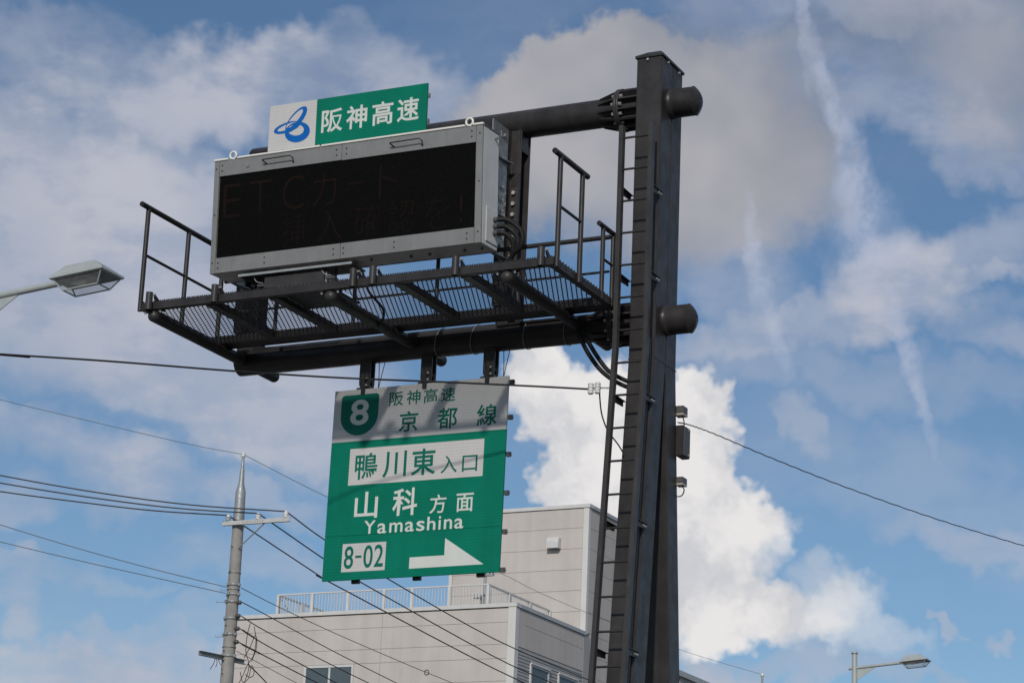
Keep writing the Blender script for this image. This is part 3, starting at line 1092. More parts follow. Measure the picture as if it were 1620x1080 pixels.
# ------------------------------------------------------------------ hanging direction sign
def build_direction_sign():
    M = frame((-11.967, 20.15, 5.970), radians(-0.8))
    Wd, H = 1.885, 1.884
    T = thing('direction_sign', (-11.02, 20.2, 5.96), 'large square green and white road sign hanging below the lower arm', 'road sign')

    def put(name, mb, m):
        return link_frame(name, mb.mesh(name), m, T, M)
    put('green_panel', MB().cbox((0, 0, .431), (Wd, .02, 1.361), .002), 'sign_green')
    put('green_panel', MB().cbox((0, 0, 0), (Wd, .02, .4295), .002), 'sign_green')
    put('white_panel', MB().cbox((0, 0, 1.3625), (Wd, .02, H), .002), 'sign_white')
    put('name_plate', MB().box((.216, -.0015, .925), (1.661, -.0002, 1.287)), 'sign_white')
    put('number_plate', MB().box((.205, -.0015, .078), (.677, -.0002, .352)), 'sign_white')
    # route shield
    pts = []
    u0, u1, vt, vb = .082, .496, 1.831, 1.420
    cr = .035
    for k in range(7):
        t = pi / 2 + k / 6 * pi / 2
        pts.append((u0 + cr + cr * cos(t), vt - cr + cr * sin(t)))
    uc, hw = (u0 + u1) / 2, (u1 - u0) / 2
    vm = 1.625
    for k in range(25):
        t = pi + k / 24 * pi
        pts.append((uc + hw * cos(t), vm + (vm - vb) * sin(t)))
    for k in range(7):
        t = k / 6 * pi / 2
        pts.append((u1 - cr + cr * cos(t), vt - cr + cr * sin(t)))
    put('route_shield', poly_plate(pts, -.0015, -.0002), 'letter_green')
    put('direction_arrow', poly_plate([(1.304, .351), (1.304, .187), (.938, .185), (.937, .077), (1.72, .081)], -.0015, -.0002), 'letter_white')
    texts = [('8', .190, .392, 1.522, 1.778, .020, 'letter_white', -.0022),
             ('阪', .611, .765, 1.684, 1.826, .012, 'letter_green', -.0012), ('神', .800, .950, 1.684, 1.826, .012, 'letter_green', -.0012),
             ('高', .985, 1.135, 1.684, 1.826, .012, 'letter_green', -.0012), ('速', 1.172, 1.328, 1.682, 1.824, .012, 'letter_green', -.0012),
             ('京', .733, .938, 1.415, 1.622, .014, 'letter_green', -.0012), ('都', 1.148, 1.360, 1.413, 1.622, .014, 'letter_green', -.0012),
             ('線', 1.568, 1.780, 1.413, 1.622, .014, 'letter_green', -.0012),
             ('鴨', .281, .526, .975, 1.236, .012, 'letter_green', -.0026), ('川', .585, .842, .975, 1.232, .012, 'letter_green', -.0026),
             ('東', .893, 1.158, .975, 1.236, .016, 'letter_green', -.0026), ('入', 1.213, 1.386, .978, 1.148, .006, 'letter_green', -.0026),
             ('口', 1.440, 1.600, .978, 1.135, .006, 'letter_green', -.0026),
             ('山', .305, .558, .592, .852, .014, 'letter_white', -.0012), ('科', .718, .984, .594, .862, .016, 'letter_white', -.0012),
             ('方', 1.118, 1.294, .594, .776, .010, 'letter_white', -.0012), ('面', 1.400, 1.580, .594, .770, .010, 'letter_white', -.0012),
             ('8', .229, .330, .108, .328, .010, 'letter_green', -.0026), ('-', .350, .418, .210, .232, .0, 'letter_green', -.0026),
             ('0', .440, .540, .108, .328, .010, 'letter_green', -.0026), ('2', .556, .655, .112, .328, .010, 'letter_green', -.0026)]
    for ch, a, b, c, d, fat, m, w in texts:
        vs, fs = text_mesh(ch, a, b, c, d, w, fat)
        me = bpy.data.meshes.new('lettering')
        me.from_pydata(vs, [], fs)
        link_frame('lettering', me, m, T, M)
    # Yamashina, letter by letter as spaced on the sign
    lt = [('Y', .424, .548, .438, .566), ('a', .571, .667, .434, .532), ('m', .700, .842, .436, .532), ('a', .868, .964, .434, .532), ('s', .990, 1.078, .434, .532),
          ('h', 1.104, 1.192, .436, .566), ('i', 1.224, 1.249, .436, .566), ('n', 1.282, 1.368, .436, .532), ('a', 1.392, 1.486, .434, .532)]
    for ch, a, b, c, d in lt:
        vs, fs = text_mesh(ch, a, b, c, d, -.0012, .010)
        me = bpy.data.meshes.new('lettering')
        me.from_pydata(vs, [], fs)
        link_frame('lettering', me, 'letter_white', T, M)
    # ribs behind, their ends showing at the edges
    for v in (1.83, 1.485, 1.125, .755, .385, .025):
        mb = MB()
        mb.box((.01, .022, v - .022), (Wd + .030, .026, v + .022)).box((.01, .026, v - .005), (Wd + .045, .055, v + .005)).box((Wd + .0, .026, v - .022), (Wd + .042, .05, v - .012)).box((Wd, .026, v + .012), (Wd + .042, .05, v + .022))
        put('back_rib', mb, 'sensor_paint')
    for u in (.33, .99, 1.66):
        put('back_stay', MB().box((u - .04, .056, -.022), (u + .04, .09, H + .0)), 'steel_paint')
    # hanging arms
    for k, X in enumerate((-11.652, -10.977, -10.306)):
        mb = MB()
        w = .060
        zt, zb = ZL - RL + .03, 7.84
        pts = [(X - w, zt), (X - w, 7.95)]
        for q in range(9):
            t = pi + q / 8 * pi
            pts.append((X + w * cos(t), 7.92 + .07 * sin(t)))
        pts += [(X + w, 7.95), (X + w, zt)]
        mb.prism([(u, 20.185, v) for u, v in pts], (0, .016, 0))
        mb.prism([(u, 20.265, v) for u, v in pts], (0, .016, 0))
        h = mb.build('hanging_arm', 'steel_paint_edge', T)
        MB().box((X - .02, 20.16, 7.80), (X + .02, 20.30, 7.965)).build('hanger_lug', 'deck_steel', T)
        for dz in (7.89, 7.955):
            MB().tube((X + .03, 20.165, dz), (X + .03, 20.30, dz), .012, n=8).build('bolt', 'bolt_zinc', T)
        MB().tube((X - .095, 20.215, 7.872), (X - .02, 20.215, 7.872), .011, n=8).build('hinge_pin', 'sensor_paint', T)
    for X in (-11.50, -10.15):
        MB().path(bez([(X - .035, 20.25, 8.13), (X - .012, 20.22, 7.97), (X, 20.2, 7.855), (X + .012, 20.22, 7.97), (X + .03, 20.25, 8.13)], 5), .004, 5).build('safety_wire', 'cable_black', T)


build_direction_sign()


# ------------------------------------------------------------------ equipment and cables on the gantry
def build_equipment():
    # unit hanging under the message board
    T = thing('control_unit', (-12.08, 19.58, 8.715), 'dark grey control unit slung under the message board behind the walkway edge', 'equipment box')
    MB().cbox((-12.415, 19.45, 8.715), (-11.745, 19.72, 8.848), .006).build('casing', 'steel_paint_edge', T)
    MB().box((-12.69, 19.42, 8.872), (-11.425, 19.69, 8.884)).build('mounting_plate', 'steel_paint', T)
    MB().box((-12.69, 19.408, 8.866), (-11.425, 19.419, 8.890)).build('plate_lip', 'galvanised_grey', T)
    for X in (-12.45, -11.69):
        MB().tube((X, 19.58, 8.74), (X, 19.58, 8.871), .012, n=8).build('hanger_rod', 'steel_paint', T)
        MB().tube((X - .05, 19.48, 8.775), (X + .05, 19.48, 8.775), .016, n=10).build('pivot_bolt', 'sensor_paint', T)
        MB().path(bez([(X + .02, 19.46, 8.79), (X - .05, 19.45, 8.81), (X - .09, 19.45, 8.868)], 5), .004, 6).build('lead', 'galvanised_grey', T)
    MB().cbox((-11.742, 19.47, 8.725), (-11.728, 19.70, 8.84), .003).build('end_plate', 'galvanised_grey', T)
    for X in (-12.50, -11.60):
        MB().box((X - .03, 19.50, 8.8845), (X + .03, 19.60, 8.932)).build('strut', 'steel_paint', T)

    # three armoured cables leaving the side of the board
    M = frame((-13.009, 19.40, 8.921), radians(3.21))
    for k, v in enumerate((.285, .22, .155)):
        p = M @ Vector((2.965 + .045, .245, v))
        dx, dz = .20 - .045 * k, .42 - .05 * k
        pts = [p, p + Vector((.10 - .012 * k, .03, -.01)), p + Vector((dx + .02, .07, -.12 + .02 * k)), p + Vector((dx + .01, .10, -.25 + .04 * k)),
               p + Vector((.07, .16, -.36 + .045 * k)), Vector((-10.06 + .01 * k, 20.05, 8.50)), Vector((-10.06 + .02 * k, 20.1, 8.38))]
        o = MB().path(bez(pts, 8), .024, 12).build('cable', 'cable_black')
        tag(o, ('uppermost', 'middle', 'lowest')[k] + ' of three thick black cables curling out of the message board side', 'cable')
    # two thick cables from the lower arm down to the ladder
    for k in range(2):
        yy = 20.02
        q = [(905 + 6 * k, 505), (918 + 9 * k, 534), (932 + 11 * k, 561), (950 + 10 * k, 585 - 1 * k), (970 + 6 * k, 601 - 6 * k), (990 + 3 * k, 611 - 8 * k), (1003, 614 - 8 * k)]
        pts = [atY(x, y, 20.06 + .0 * i) for i, (x, y) in enumerate(q)]
        o = MB().path(bez(pts, 8), .021, 12).build('cable', 'cable_black')
        tag(o, ('outer' if k == 0 else 'inner') + ' of two thick black cables looping from the lower arm to the column', 'cable')
    # cable strapped under the lower arm
    pts = [(X, AY - (RL + .016) * .86, ZL + (RL + .016) * .5 + .006 * sin(X * 5)) for X in [-10.2 + i * .08 for i in range(15)]]
    o = MB().path(pts, .015, 8).build('cable', 'cable_black')
    tag(o, 'black cable strapped along the front of the lower arm', 'cable')
    o = MB().path(bez([(-11.0, 18.9, 8.58), (-10.98, 19.0, 8.42), (-10.93, 19.2, 8.3), (-11.03, 19.35, 8.22), (-11.14, 19.4, 8.2)], 8), .012, 8).build('cable', 'cable_black')
    tag(o, 'thin black cable dropping through the walkway mesh to the middle support tube', 'cable')

    # sensors on the rear leg
    def sensor(px, py, s, lab, loop):
        p = atY(px, py, 20.64)
        T = thing('sensor', (p.x, p.y, p.z - .05), lab, 'sensor', 'sensors on the rear leg')
        mb = MB()
        a = .046 * s
        mb.cbox((p.x - a, p.y - .05, p.z - a * .55), (p.x + a, p.y + .06, p.z + a), .004)
        mb.build('casing', 'sensor_paint', T)
        MB().box((p.x - a, p.y - .05, p.z - a * .95), (p.x + a, p.y + .06, p.z - a * .56)).build('lens', 'sensor_lens', T)
        MB().tube((PX1 - .005, p.y, p.z - .005), (p.x - a, p.y, p.z - .005), .018, n=10).build('arm', 'sensor_paint', T)
        MB().path(bez(loop(p), 8), .006, 6).build('lead', 'cable_black', T)
    sensor(1077, 651, 1.0, 'upper of the two small grey sensors on the column, above the flat box', lambda p: [p + Vector((.015, 0, -.04)), p + Vector((.035, 0, -.1)), p + Vector((.03, 0, -.2)), p + Vector((-.01, 0, -.24))])
    sensor(1077, 762, .85, 'lower of the two small grey sensors on the column, with looped lead', lambda p: [p + Vector((.015, 0, -.04)), p + Vector((.035, 0, -.08)), p + Vector((.01, 0, -.13)), p + Vector((-.06, 0, -.135)), p + Vector((-.12, 0, -.12))])
    p = atY(1071, 700, 20.62)
    T = thing('junction_box', (p.x, p.y, p.z - .15), 'narrow dark junction box on the column between the two sensors', 'junction box')
    MB().cbox((PX1 + .001, 20.54, p.z - .145), (PX1 + .075, 20.71, p.z + .145), .005).build('casing', 'steel_paint', T)
    MB().cbox((PX1 + .0755, 20.548, p.z - .138), (PX1 + .082, 20.702, p.z + .138), .003).build('lid', 'sensor_paint', T)
    for z in (-.12, .12):
        MB().tube((PX1 + .08, 20.66, p.z + z), (PX1 + .093, 20.66, p.z + z), .010, n=6).build('bolt', 'bolt_zinc', T)


build_equipment()


# ------------------------------------------------------------------ cable held at the ladder, cable to the right
def build_service_cables():
    pe = atY(940, 614, 19.74)
    q = [(-90, 553.5, 16.6), (0, 560, 17.0), (170, 571, 17.6), (360, 586, 18.3), (531, 597, 18.9), (700, 604, 19.25), (850, 611, 19.55), (934, 615.5, 19.74)]
    pts = [atY(x, y, Y) for x, y, Y in q]
    d = (pts[0] - pts[1]).normalized()
    pts = [pts[0] + d * 22 + Vector((0, 0, .6)), pts[0] + d * 9 + Vector((0, 0, .1))] + pts
    o = MB().path(bez(pts, 6), .009, 8).build('overhead_cable', 'cable_black')
    tag(o, 'black cable crossing in front of the green sign from the left edge to the ladder', 'cable')
    T = thing('spool_insulator', (pe.x, pe.y, pe.z - .05), 'cluster of four white spool insulators on a rod beside the ladder', 'insulator')
    for dx in (-.034, .034):
        mb = MB()
        for dz in (-.026, .026):
            mb.lathe([(-.026, .020), (-.018, .028), (-.006, .028), (.0, .018), (.006, .028), (.018, .028), (.026, .020)], pe + Vector((dx, 0, dz)), (0, 0, 1), 14)
        mb.build('spool', 'porcelain', T)
    MB().cbox(pe + Vector((-.06, -.012, -.006)), pe + Vector((.07, .012, .006)), .003).build('yoke', 'galvanised', T)
    b = atY(966, 616, 19.77)
    MB().path([pe + Vector((.06, 0, 0)), Vector((b.x - .02, b.y, pe.z)), Vector((b.x, b.y, pe.z - .005)), Vector((b.x, b.y, pe.z - .03))], .007, 6).build('rod', 'galvanised', T)
    q = [(942, 612), (944, 606), (948, 608), (949, 630), (952, 655), (960, 678), (968, 690), (978, 703), (986, 716)]
    o = MB().path(bez([atY(x, y, 19.74 + .015 * i) for i, (x, y) in enumerate(q)], 6), .007, 6).build('drop_lead', 'cable_black')
    tag(o, 'thin black lead hanging from the spool insulators down to the column', 'cable')
    # twisted cable leaving to the right
    q = [(1072, 668, 20.6), (1088, 671, 20.75), (1130, 686, 21.2), (1220, 724, 22.2), (1340, 771, 23.4), (1480, 820, 25.0), (1620, 863, 26.8), (1720, 892, 28.2)]
    base = [atY(x, y, Y) for x, y, Y in q]
    d = (base[-1] - base[-2]).normalized()
    base = bez(base + [base[-1] + d * 3 + Vector((0, 0, .1)), base[-1] + d * 7 + Vector((0, 0, .6))], 40)
    for k, lab in ((0, 'twisted'), ):
        pts = [p + Vector((0, .002 * cos(i * .9), .0022 * sin(i * .9))) for i, p in enumerate(base)]
        o = MB().path(pts, .0055, 6).build('overhead_cable', 'cable_black')
        tag(o, 'twisted black cable running from the column down to the right edge', 'cable')


build_service_cables()


# ------------------------------------------------------------------ office building
BX = -39.27
BY, TY = 80.0, 86.08


def build_office():
    T = thing('office_building', (-45.3, 88, 0), 'beige panelled building with taller rear block and a railed roof terrace', 'building')
    XLb = -51.35
    core = MB()
    core.box((XLb + .03, BY + .014, 0), (BX - .016, 91.9, 17.80))
    core.box((-45.25, TY + .014, 17.8), (BX - .016, 91.9, 22.9))
    core.build('wall_core', 'wall_core', T)
    g = .007
    # cladding panels, front of the low block
    zs = [17.90, 17.385, 16.585, 16.065, 15.245, 14.42, 13.6, 12.78, 11.96, 11.14, 10.3, 9.4, 8.5, 7.6, 6.7, 5.8, 4.9, 4.0, 3.1, 2.2, 1.3, .2]
    xs = [XLb + .02, -48.05, -44.79, -39.58]
    xs = [XLb + .02, -44.79, -39.58]

    def pan(x0, x1, y, z0, z1, mt='panel_beige'):
        MB().box((x0 + g, y, z0 + g), (x1 - g, y + .06, z1 - g)).build('wall_panel', mt, T)

    WX0, WX1, WZ1, WZ0 = -48.02, -45.89, 16.05, 14.3
    for i in range(len(zs) - 1):
        z1, z0 = zs[i], zs[i + 1]
        for j in range(len(xs) - 1):
            a, b = xs[j], xs[j + 1]
            if j == 0 and z1 < 16.1 and z0 > 14.0:
                pan(a, WX0 - .0, BY, z0, z1)
                pan(WX1 + .0, b, BY, z0, z1)
            else:
                pan(a, b, BY, z0, z1)
    # front tower
    zt = [22.95, 22.17, 21.355, 20.53, 19.705, 18.885, 18.06]
    for i in range(len(zt) - 1):
        pan(-45.12, -39.50, TY, zt[i + 1], zt[i])
        # its side wall
        for ya, yb in ((TY + .22, 91.9),):
            MB().box((BX - .06, ya + g, zt[i + 1] + g), (BX - .0, yb - g, zt[i] - g)).build('wall_panel', 'panel_beige', T)
    zt2 = [18.06, 17.24, 16.42, 15.6, 14.78, 13.96, 13.14]
    for i in range(len(zt2) - 1):
        for ya, yb in ((TY + .45, 91.9),):
            MB().box((BX - .06, ya + g, zt2[i + 1] + g), (BX - .0, yb - g, zt2[i] - g)).build('wall_panel', 'panel_beige', T)
    # side of the low block: smooth panels above, siding below
    for z0, z1 in ((16.53, 17.385), (17.385, 17.93)):
        MB().box((BX - .06, 80.75 + g, z0 + g), (BX, 85.95 - g, z1 - g)).build('wall_panel', 'panel_beige', T)
    MB().box((BX - .06, 80.32, 16.53 + g), (BX, 80.75 - g, 17.93 - g)).build('wall_panel', 'panel_beige', T)
    sid = MB()
    p = .122
    z = 16.5
    while z > 8.0:
        sid.prism([(BX - .055, 80.30, z), (BX - .012, 80.30, z), (BX + .006, 80.30, z - p + .012), (BX - .055, 80.30, z - p + .004)], (0, 6.0, 0))
        z -= p
    sid.build('lap_siding', 'siding_grey', T)
    MB().box((BX - .05, 80.3, 0), (BX - .02, 91.9, 8.0)).build('lower_wall', 'siding_grey', T)
    # corner trims and copings
    MB().box((-39.57, BY - .025, 0), (BX + .012, BY + .28, 17.93)).build('corner_trim', 'trim_cream', T)
    MB().box((-39.49, TY - .02, 18.0), (BX + .012, TY + .20, 22.95)).build('corner_trim', 'trim_cream', T)
    MB().box((BX - .05, 85.97, 8.0), (BX + .010, TY + .43, 17.93)).build('corner_trim', 'siding_grey', T)
    MB().box((-45.28, TY - .02, 17.8), (-45.13, TY + .20, 22.95)).build('corner_trim', 'trim_cream', T)
    MB().box((XLb - .04, BY - .05, 17.94), (BX + .05, BY + .35, 18.08)).build('coping', 'rail_white', T)
    MB().box((BX - .30, BY + .352, 17.94), (BX + .05, TY - .022, 18.08)).build('coping', 'coping_grey', T)
    MB().box((-45.33, TY - .06, 22.96), (BX + .06, TY + .35, 23.10)).build('coping', 'rail_white', T)
    MB().box((BX - .30, TY + .352, 22.96), (BX + .06, 91.95, 23.10)).build('coping', 'coping_grey', T)
    MB().box((XLb + .05, BY + .36, 17.80), (BX - .31, TY + .04, 17.86)).build('roof', 'roof_felt', T)
    MB().box((-45.2, TY + .36, 22.9), (BX - .31, 91.85, 22.95)).build('roof', 'roof_felt', T)

    # windows
    def window_front(x0, x1, z0, z1):
        mb = MB()
        f = .09
        y0, y1 = BY - .03, BY + .10
        mb.box((x0, y0, z1 - f), (x1, y1, z1)).box((x0, y0, z0), (x1, y1, z0 + f)).box((x0, y0, z0 + f), (x0 + f, y1, z1 - f)).box((x1 - f, y0, z0 + f), (x1, y1, z1 - f))
        xm = (x0 + x1) / 2 + .03
        mb.box((xm - .045, y0 + .02, z0 + f), (xm + .045, y1, z1 - f))
        w = mb.build('window', 'rail_white', T)
        for a, b, yy in ((x0 + f, xm - .045, BY - .010), (xm + .045, x1 - f, BY - .022)):
            MB().box((a, yy, z0 + f), (b, yy + .008, z1 - f)).build('pane', 'window_glass', w)
        MB().box((x0 + .08, BY + .004, z0 + .05), (x1 - .08, BY + .010, z1 - .05)).build('curtain', 'curtain', w)
    window_front(WX0, WX1, WZ0, WZ1)

    def window_side(y0, y1, z0, z1):
        mb = MB()
        f = .10
        x0, x1 = BX - .03, BX + .05
        mb.box((x0, y0, z1 - f), (x1, y1, z1)).box((x0, y0, z0), (x1, y1, z0 + f)).box((x0, y0, z0 + f), (x1, y0 + f, z1 - f)).box((x0, y1 - f, z0 + f), (x1, y1, z1 - f))
        w = mb.build('window', 'rail_white', T)
        MB().box((BX + .016, y0 + f, z0 + f), (BX + .024, y1 - f, z1 - f)).build('pane', 'window_glass', w)
        MB().box((BX + .008, y0 + f, z0 + f), (BX + .012, y1 - f, z1 - f)).build('curtain', 'curtain', w)
        MB().box((x1, y0 - .02, z1 - .03), (x1 + .05, y1 + .02, z1 + .03)).build('head_flashing', 'rail_white', w)
    window_side(81.32, 82.93, 14.5, 16.08)
    window_side(83.74, 85.38, 14.5, 16.10)
    # vent hood on the tower
    x0, x1, z0, z1 = -40.93, -40.42, 21.37, 21.80
    mb = MB()
    mb.prism([(x0, TY, z0), (x0, TY - .30, z0), (x0, TY - .30, z0 + .24), (x0, TY - .22, z1), (x0, TY, z1)], (x1 - x0, 0, 0))
    v = mb.build('vent_hood', 'rail_white', T)
    MB().box((x0 + .04, TY - .27, z0 - .006), (x1 - .04, TY - .02, z0 - .001)).build('grille', 'wall_core', v)
    # roof terrace railing
    YR = 80.62
    k = YR / BY
    xl, xr = atY(441, 939, YR).x, atY(772.5, 922.5, YR).x
    zt_ = atY(772.5, 922.5, YR).z
    zb = 17.86
    R = MB().box((xl - .03, YR - .03, zt_ - .05), (xr + .03, YR + .03, zt_)).box((xl, YR - .02, 18.10), (xr, YR + .02, 18.14)).build('roof_railing', 'rail_white', T)
    yend_r = 86.0
    yend_l = 85.4
    MB().box((xr - .03, YR + .032, zt_ - .05), (xr + .03, yend_r, zt_)).build('top_rail', 'rail_white', R)
    MB().box((xl - .03, YR + .032, zt_ - .05), (xl + .03, yend_l, zt_)).build('top_rail', 'rail_white', R)
    for px in (441, 495, 551, 608, 652, 711, 772.5):
        x = atY(px, 940, YR).x
        MB().box((x - .05, YR - .045, zb), (x + .05, YR + .045, zt_ - .052)).build('post', 'rail_white', R)
    bal = MB().box((-.011, -.011, 0), (.011, .011, zt_ - .06 - zb)).mesh('baluster')
    x = xl + .13
    while x < xr - .08:
        link('baluster', bal, 'rail_white', R, loc=(x + random.uniform(-.006, .006), YR, zb))
        x += .131
    y = YR + .14
    while y < yend_r:
        link('baluster', bal, 'rail_white', R, loc=(xr, y, zb))
        if y < yend_l:
            link('baluster', bal, 'rail_white', R, loc=(xl, y, zb))
        y += .14
    for y in (82.4, 84.2, 86.0):
        MB().box((xr - .05, y - .05, zb), (xr + .05, y + .05, zt_ - .052)).build('post', 'rail_white', R)
    for y in (82.4, 84.2, 85.4):
        MB().box((xl - .05, y - .05, zb), (xl + .05, y + .05, zt_ - .052)).build('post', 'rail_white', R)
    # mast on the terrace
    p = atY(768, 906, 81.2)
    M_ = MB().tube((p.x, 81.2, 17.86), (p.x, 81.2, p.z), .055, n=12).build('roof_mast', 'galvanised_grey', T)
    MB().box((p.x - .35, 81.15, p.z - .12), (p.x + .35, 81.25, p.z - .04)).build('mast_arm', 'galvanised_grey', M_)
    for dx in (-.3, -.15, .18, .32):
        MB().tube((p.x + dx, 81.2, p.z - .04), (p.x + dx, 81.2, p.z + .06), .03, n=8).build('clamp', 'sensor_paint', M_)
    MB().cbox((p.x - .12, 81.10, 18.3), (p.x + .02, 81.14, 18.62), .01).build('switch_box', 'galvanised_grey', M_)
    # floodlight at the terrace
    q = atY(755, 943, 81.0)
    MB().cbox((q.x - .14, 80.9, q.z - .08), (q.x + .14, 81.1, q.z + .08), .03).build('floodlight', 'rail_white', T)


build_office()


def build_wing():
    a = atY(1075.6, 1060.6, 104.0)
    b_z = a.z
    T = thing('low_wing_building', (a.x - 6, 116, 0), 'grey roof edge of a low building just right of the column foot', 'building')
    x1 = a.x - .0
    MB().box((x1 - 14, 100.0, 0), (x1, 130, b_z - .25)).build('wall', 'siding_grey', T)
    MB().box((x1 - 14.1, 99.9, b_z - .25), (x1 + .12, 130.1, b_z)).build('roof_edge', 'coping_grey', T)
    # vertical cladding seams
    for y in range(102, 130, 2):
        MB().box((x1, y - .02, .5), (x1 + .03, y + .02, b_z - .26)).build('wall_batten', 'siding_grey', T)


build_wing()


# ------------------------------------------------------------------ utility pole and wires
UPY = 50.0
UX = -32.14


def build_utility_pole():
    T = thing('utility_pole', (UX, UPY, 0), 'concrete utility pole with steel top and crossarm left of the green sign', 'utility pole')
    prof = [(0, .205), (6, .185), (10.2, .158), (13.0, .142), (14.02, .136)]
    MB().lathe(prof, (UX, UPY, 0), (0, 0, 1), 28).build('shaft', 'concrete', T)
    prof = [(14.02, .139), (14.05, .141), (14.60, .128), (14.92, .122), (15.06, .085), (15.16, .066), (15.45, .055), (15.50, .042), (15.78, .030)]
    MB().lathe(prof, (UX, UPY, 0), (0, 0, 1), 24).build('steel_top', 'galvanised_grey', T)
    MB().lathe([(15.78, .03), (15.80, .06), (15.83, .06), (15.835, .035), (15.85, .06), (15.88, .05), (15.90, .02)], (UX, UPY, 0), (0, 0, 1), 14).build('top_insulator', 'porcelain', T)
    # crossarm in front of the pole
    ya = UPY - .20
    z = 14.10
    mb = MB()
    x0, x1 = atY(353, 827, ya).x, atY(459, 823, ya).x
    mb.box((x0, ya - .04, z - .05), (x1, ya - .032, z + .05)).box((x0, ya - .032, z + .042), (x1, ya + .04, z + .05)).box((x0, ya - .032, z - .05), (x1, ya + .04, z - .042))
    arm = mb.build('crossarm', 'arm_white', T)
    for i in range(9):
        x = UX + .28 + i * .07
        MB().tube((x, ya - .043, z), (x, ya - .030, z), .012, n=8).build('bolt_hole_shade', 'sensor_paint', arm)  # dark pegs, the shade inside drilled holes put into their colour
    ins = []
    for px in (361, 408, 452):
        x = atY(px, 820, ya).x
        MB().lathe([(-.12, .010), (.05, .012), (.052, .055), (.085, .060), (.10, .035), (.12, .075), (.15, .070), (.165, .035), (.19, .045), (.215, .03)], (x, ya, z), (0, 0, 1), 14).build('insulator', 'porcelain', arm)
        ins.append(Vector((x, ya, z + .2)))
    MB().tube((atY(420, 823, ya).x, ya + .02, z - .02), (UX + .13, ya + .08, 13.50), .016, n=8).build('arm_brace', 'galvanised_grey', T)
    MB().lathe([(z - .06, .150), (z + .06, .148)], (UX, UPY, 0), (0, 0, 1), 24).build('band', 'galvanised_grey', T)
    rnd = random.Random(3)
    for py, big in ((906, 0), (925, 1), (932, 0), (940, 1), (952, 1), (978, 1), (1003, 1), (1023, 0), (1037, 1)):
        zz = atY(370, py, UPY).z
        r = .138 + (14 - zz) * .006
        h = .03 if big else .014
        MB().lathe([(zz - h, r + .004), (zz - h, r + .012), (zz + h, r + .012), (zz + h, r + .004)], (UX, UPY, 0), (0, 0, 1), 24).build('band', 'galvanised_grey', T)
        if big:
            for t in (rnd.uniform(-2.2, -1.4), rnd.uniform(-.5, .2), rnd.uniform(-3.3, -2.8)):
                d = Vector((cos(t), sin(t), 0))
                c = Vector((UX, UPY, zz)) + d * (r + .02)
                MB().cbox(c - Vector((.03, .03, .035)), c + Vector((.03, .03, .035)), .008).build('clamp', 'galvanised_grey', T)
    # step bolts
    for i, py in enumerate((866, 905, 945, 990, 1030, 1066)):
        zz = atY(372, py, UPY).z
        s = -1
        MB().tube((UX + s * .03, UPY - .14, zz), (UX + s * .03, UPY - .20, zz), .013, n=8).build('step_bolt', 'sensor_paint', T)
    # short stand-off pins at the left
    for py, ln in ((934, .22), (952, .30), (1007, .26)):
        zz = atY(358, py, UPY).z
        MB().path([(UX - .14, UPY - .03, zz), (UX - .14 - ln, UPY - .03, zz + .01), (UX - .14 - ln, UPY - .03, zz + .05)], .008, 6).build('stand_off_pin', 'galvanised_grey', T)
    # lower arm
    a, b = atY(316, 1032, UPY - .9), atY(388, 1047, UPY + .55)
    d = (b - a).normalized()
    s_ = d.cross(Vector((0, 0, 1))).normalized() * .045
    upv = Vector((0, 0, .055))
    la = MB()
    for q0, q1 in ((-1, -.8),):
        pass
    la.hexa([a - s_ - upv, b - s_ - upv, b - s_ * .8 - upv, a - s_ * .8 - upv, a - s_ + upv, b - s_ + upv, b - s_ * .8 + upv, a - s_ * .8 + upv])
    la.hexa([a - s_ * .8 + upv * .8, b - s_ * .8 + upv * .8, b + s_ + upv * .8, a + s_ + upv * .8, a - s_ * .8 + upv, b - s_ * .8 + upv, b + s_ + upv, a + s_ + upv])
    la.hexa([a - s_ * .8 - upv, b - s_ * .8 - upv, b + s_ - upv, a + s_ - upv, a - s_ * .8 - upv * .8, b - s_ * .8 - upv * .8, b + s_ - upv * .8, a + s_ - upv * .8])
    lo = la.build('lower_arm', 'galvanised_grey', T)
    # tie ends hanging below the lower arm
    for k in range(3):
        p = a.lerp(b, .34 + .03 * k) - Vector((0, 0, .05))
        MB().path(bez([p, p + Vector((-.03 + .05 * k, 0, -.12)), p + Vector((-.12 + .11 * k, 0, -.26 + .05 * k))], 5), .008, 5).build('tie_end', 'cable_black', lo)
    # dead-end insulators on the right
    for py in (953, 974, 994, 1015):
        zz = atY(380, py, UPY).z
        r = .15
        MB().lathe([(0, .012), (.06, .014), (.065, .05), (.09, .055), (.11, .03), (.13, .055), (.16, .045), (.18, .012)], (UX + r * .8, UPY - .05, zz), (1, -.15, -.05), 12).build('dead_end_insulator', 'sensor_paint', T)
    return ins


INS = build_utility_pole()


def wire(q, r, name, label, m='wire_dark', Y0=50.0, Y1=74.0, x0=380.0, x1=960.0, n=5, start=None, cat='wire', group=None):
    """q: picture points of a real span; depth grows evenly along it (perspective-correct)"""
    pts = []
    for x, y in q:
        t = (x - x0) / (x1 - x0)
        Y = 1.0 / ((1 - t) / Y0 + t / Y1)
        pts.append(atY(x, y, Y))
    if start is not None:
        pts[0] = Vector(start)
    d = (pts[-1] - pts[-2]).normalized()
    if q[-1][0] < 0:                     # the span goes on to the next pole outside the picture
        pts += [pts[-1] + d * 12, pts[-1] + d * 26 + Vector((0, 0, .4))]
    elif q[-1][1] > 1085:
        pts += [pts[-1] + d * 5 + Vector((0, 0, .15)), pts[-1] + d * 11 + Vector((0, 0, .9))]
    o = MB().path(bez(pts, n), r, 6).build(name, m)
    tag(o, label, cat, group)
    return o


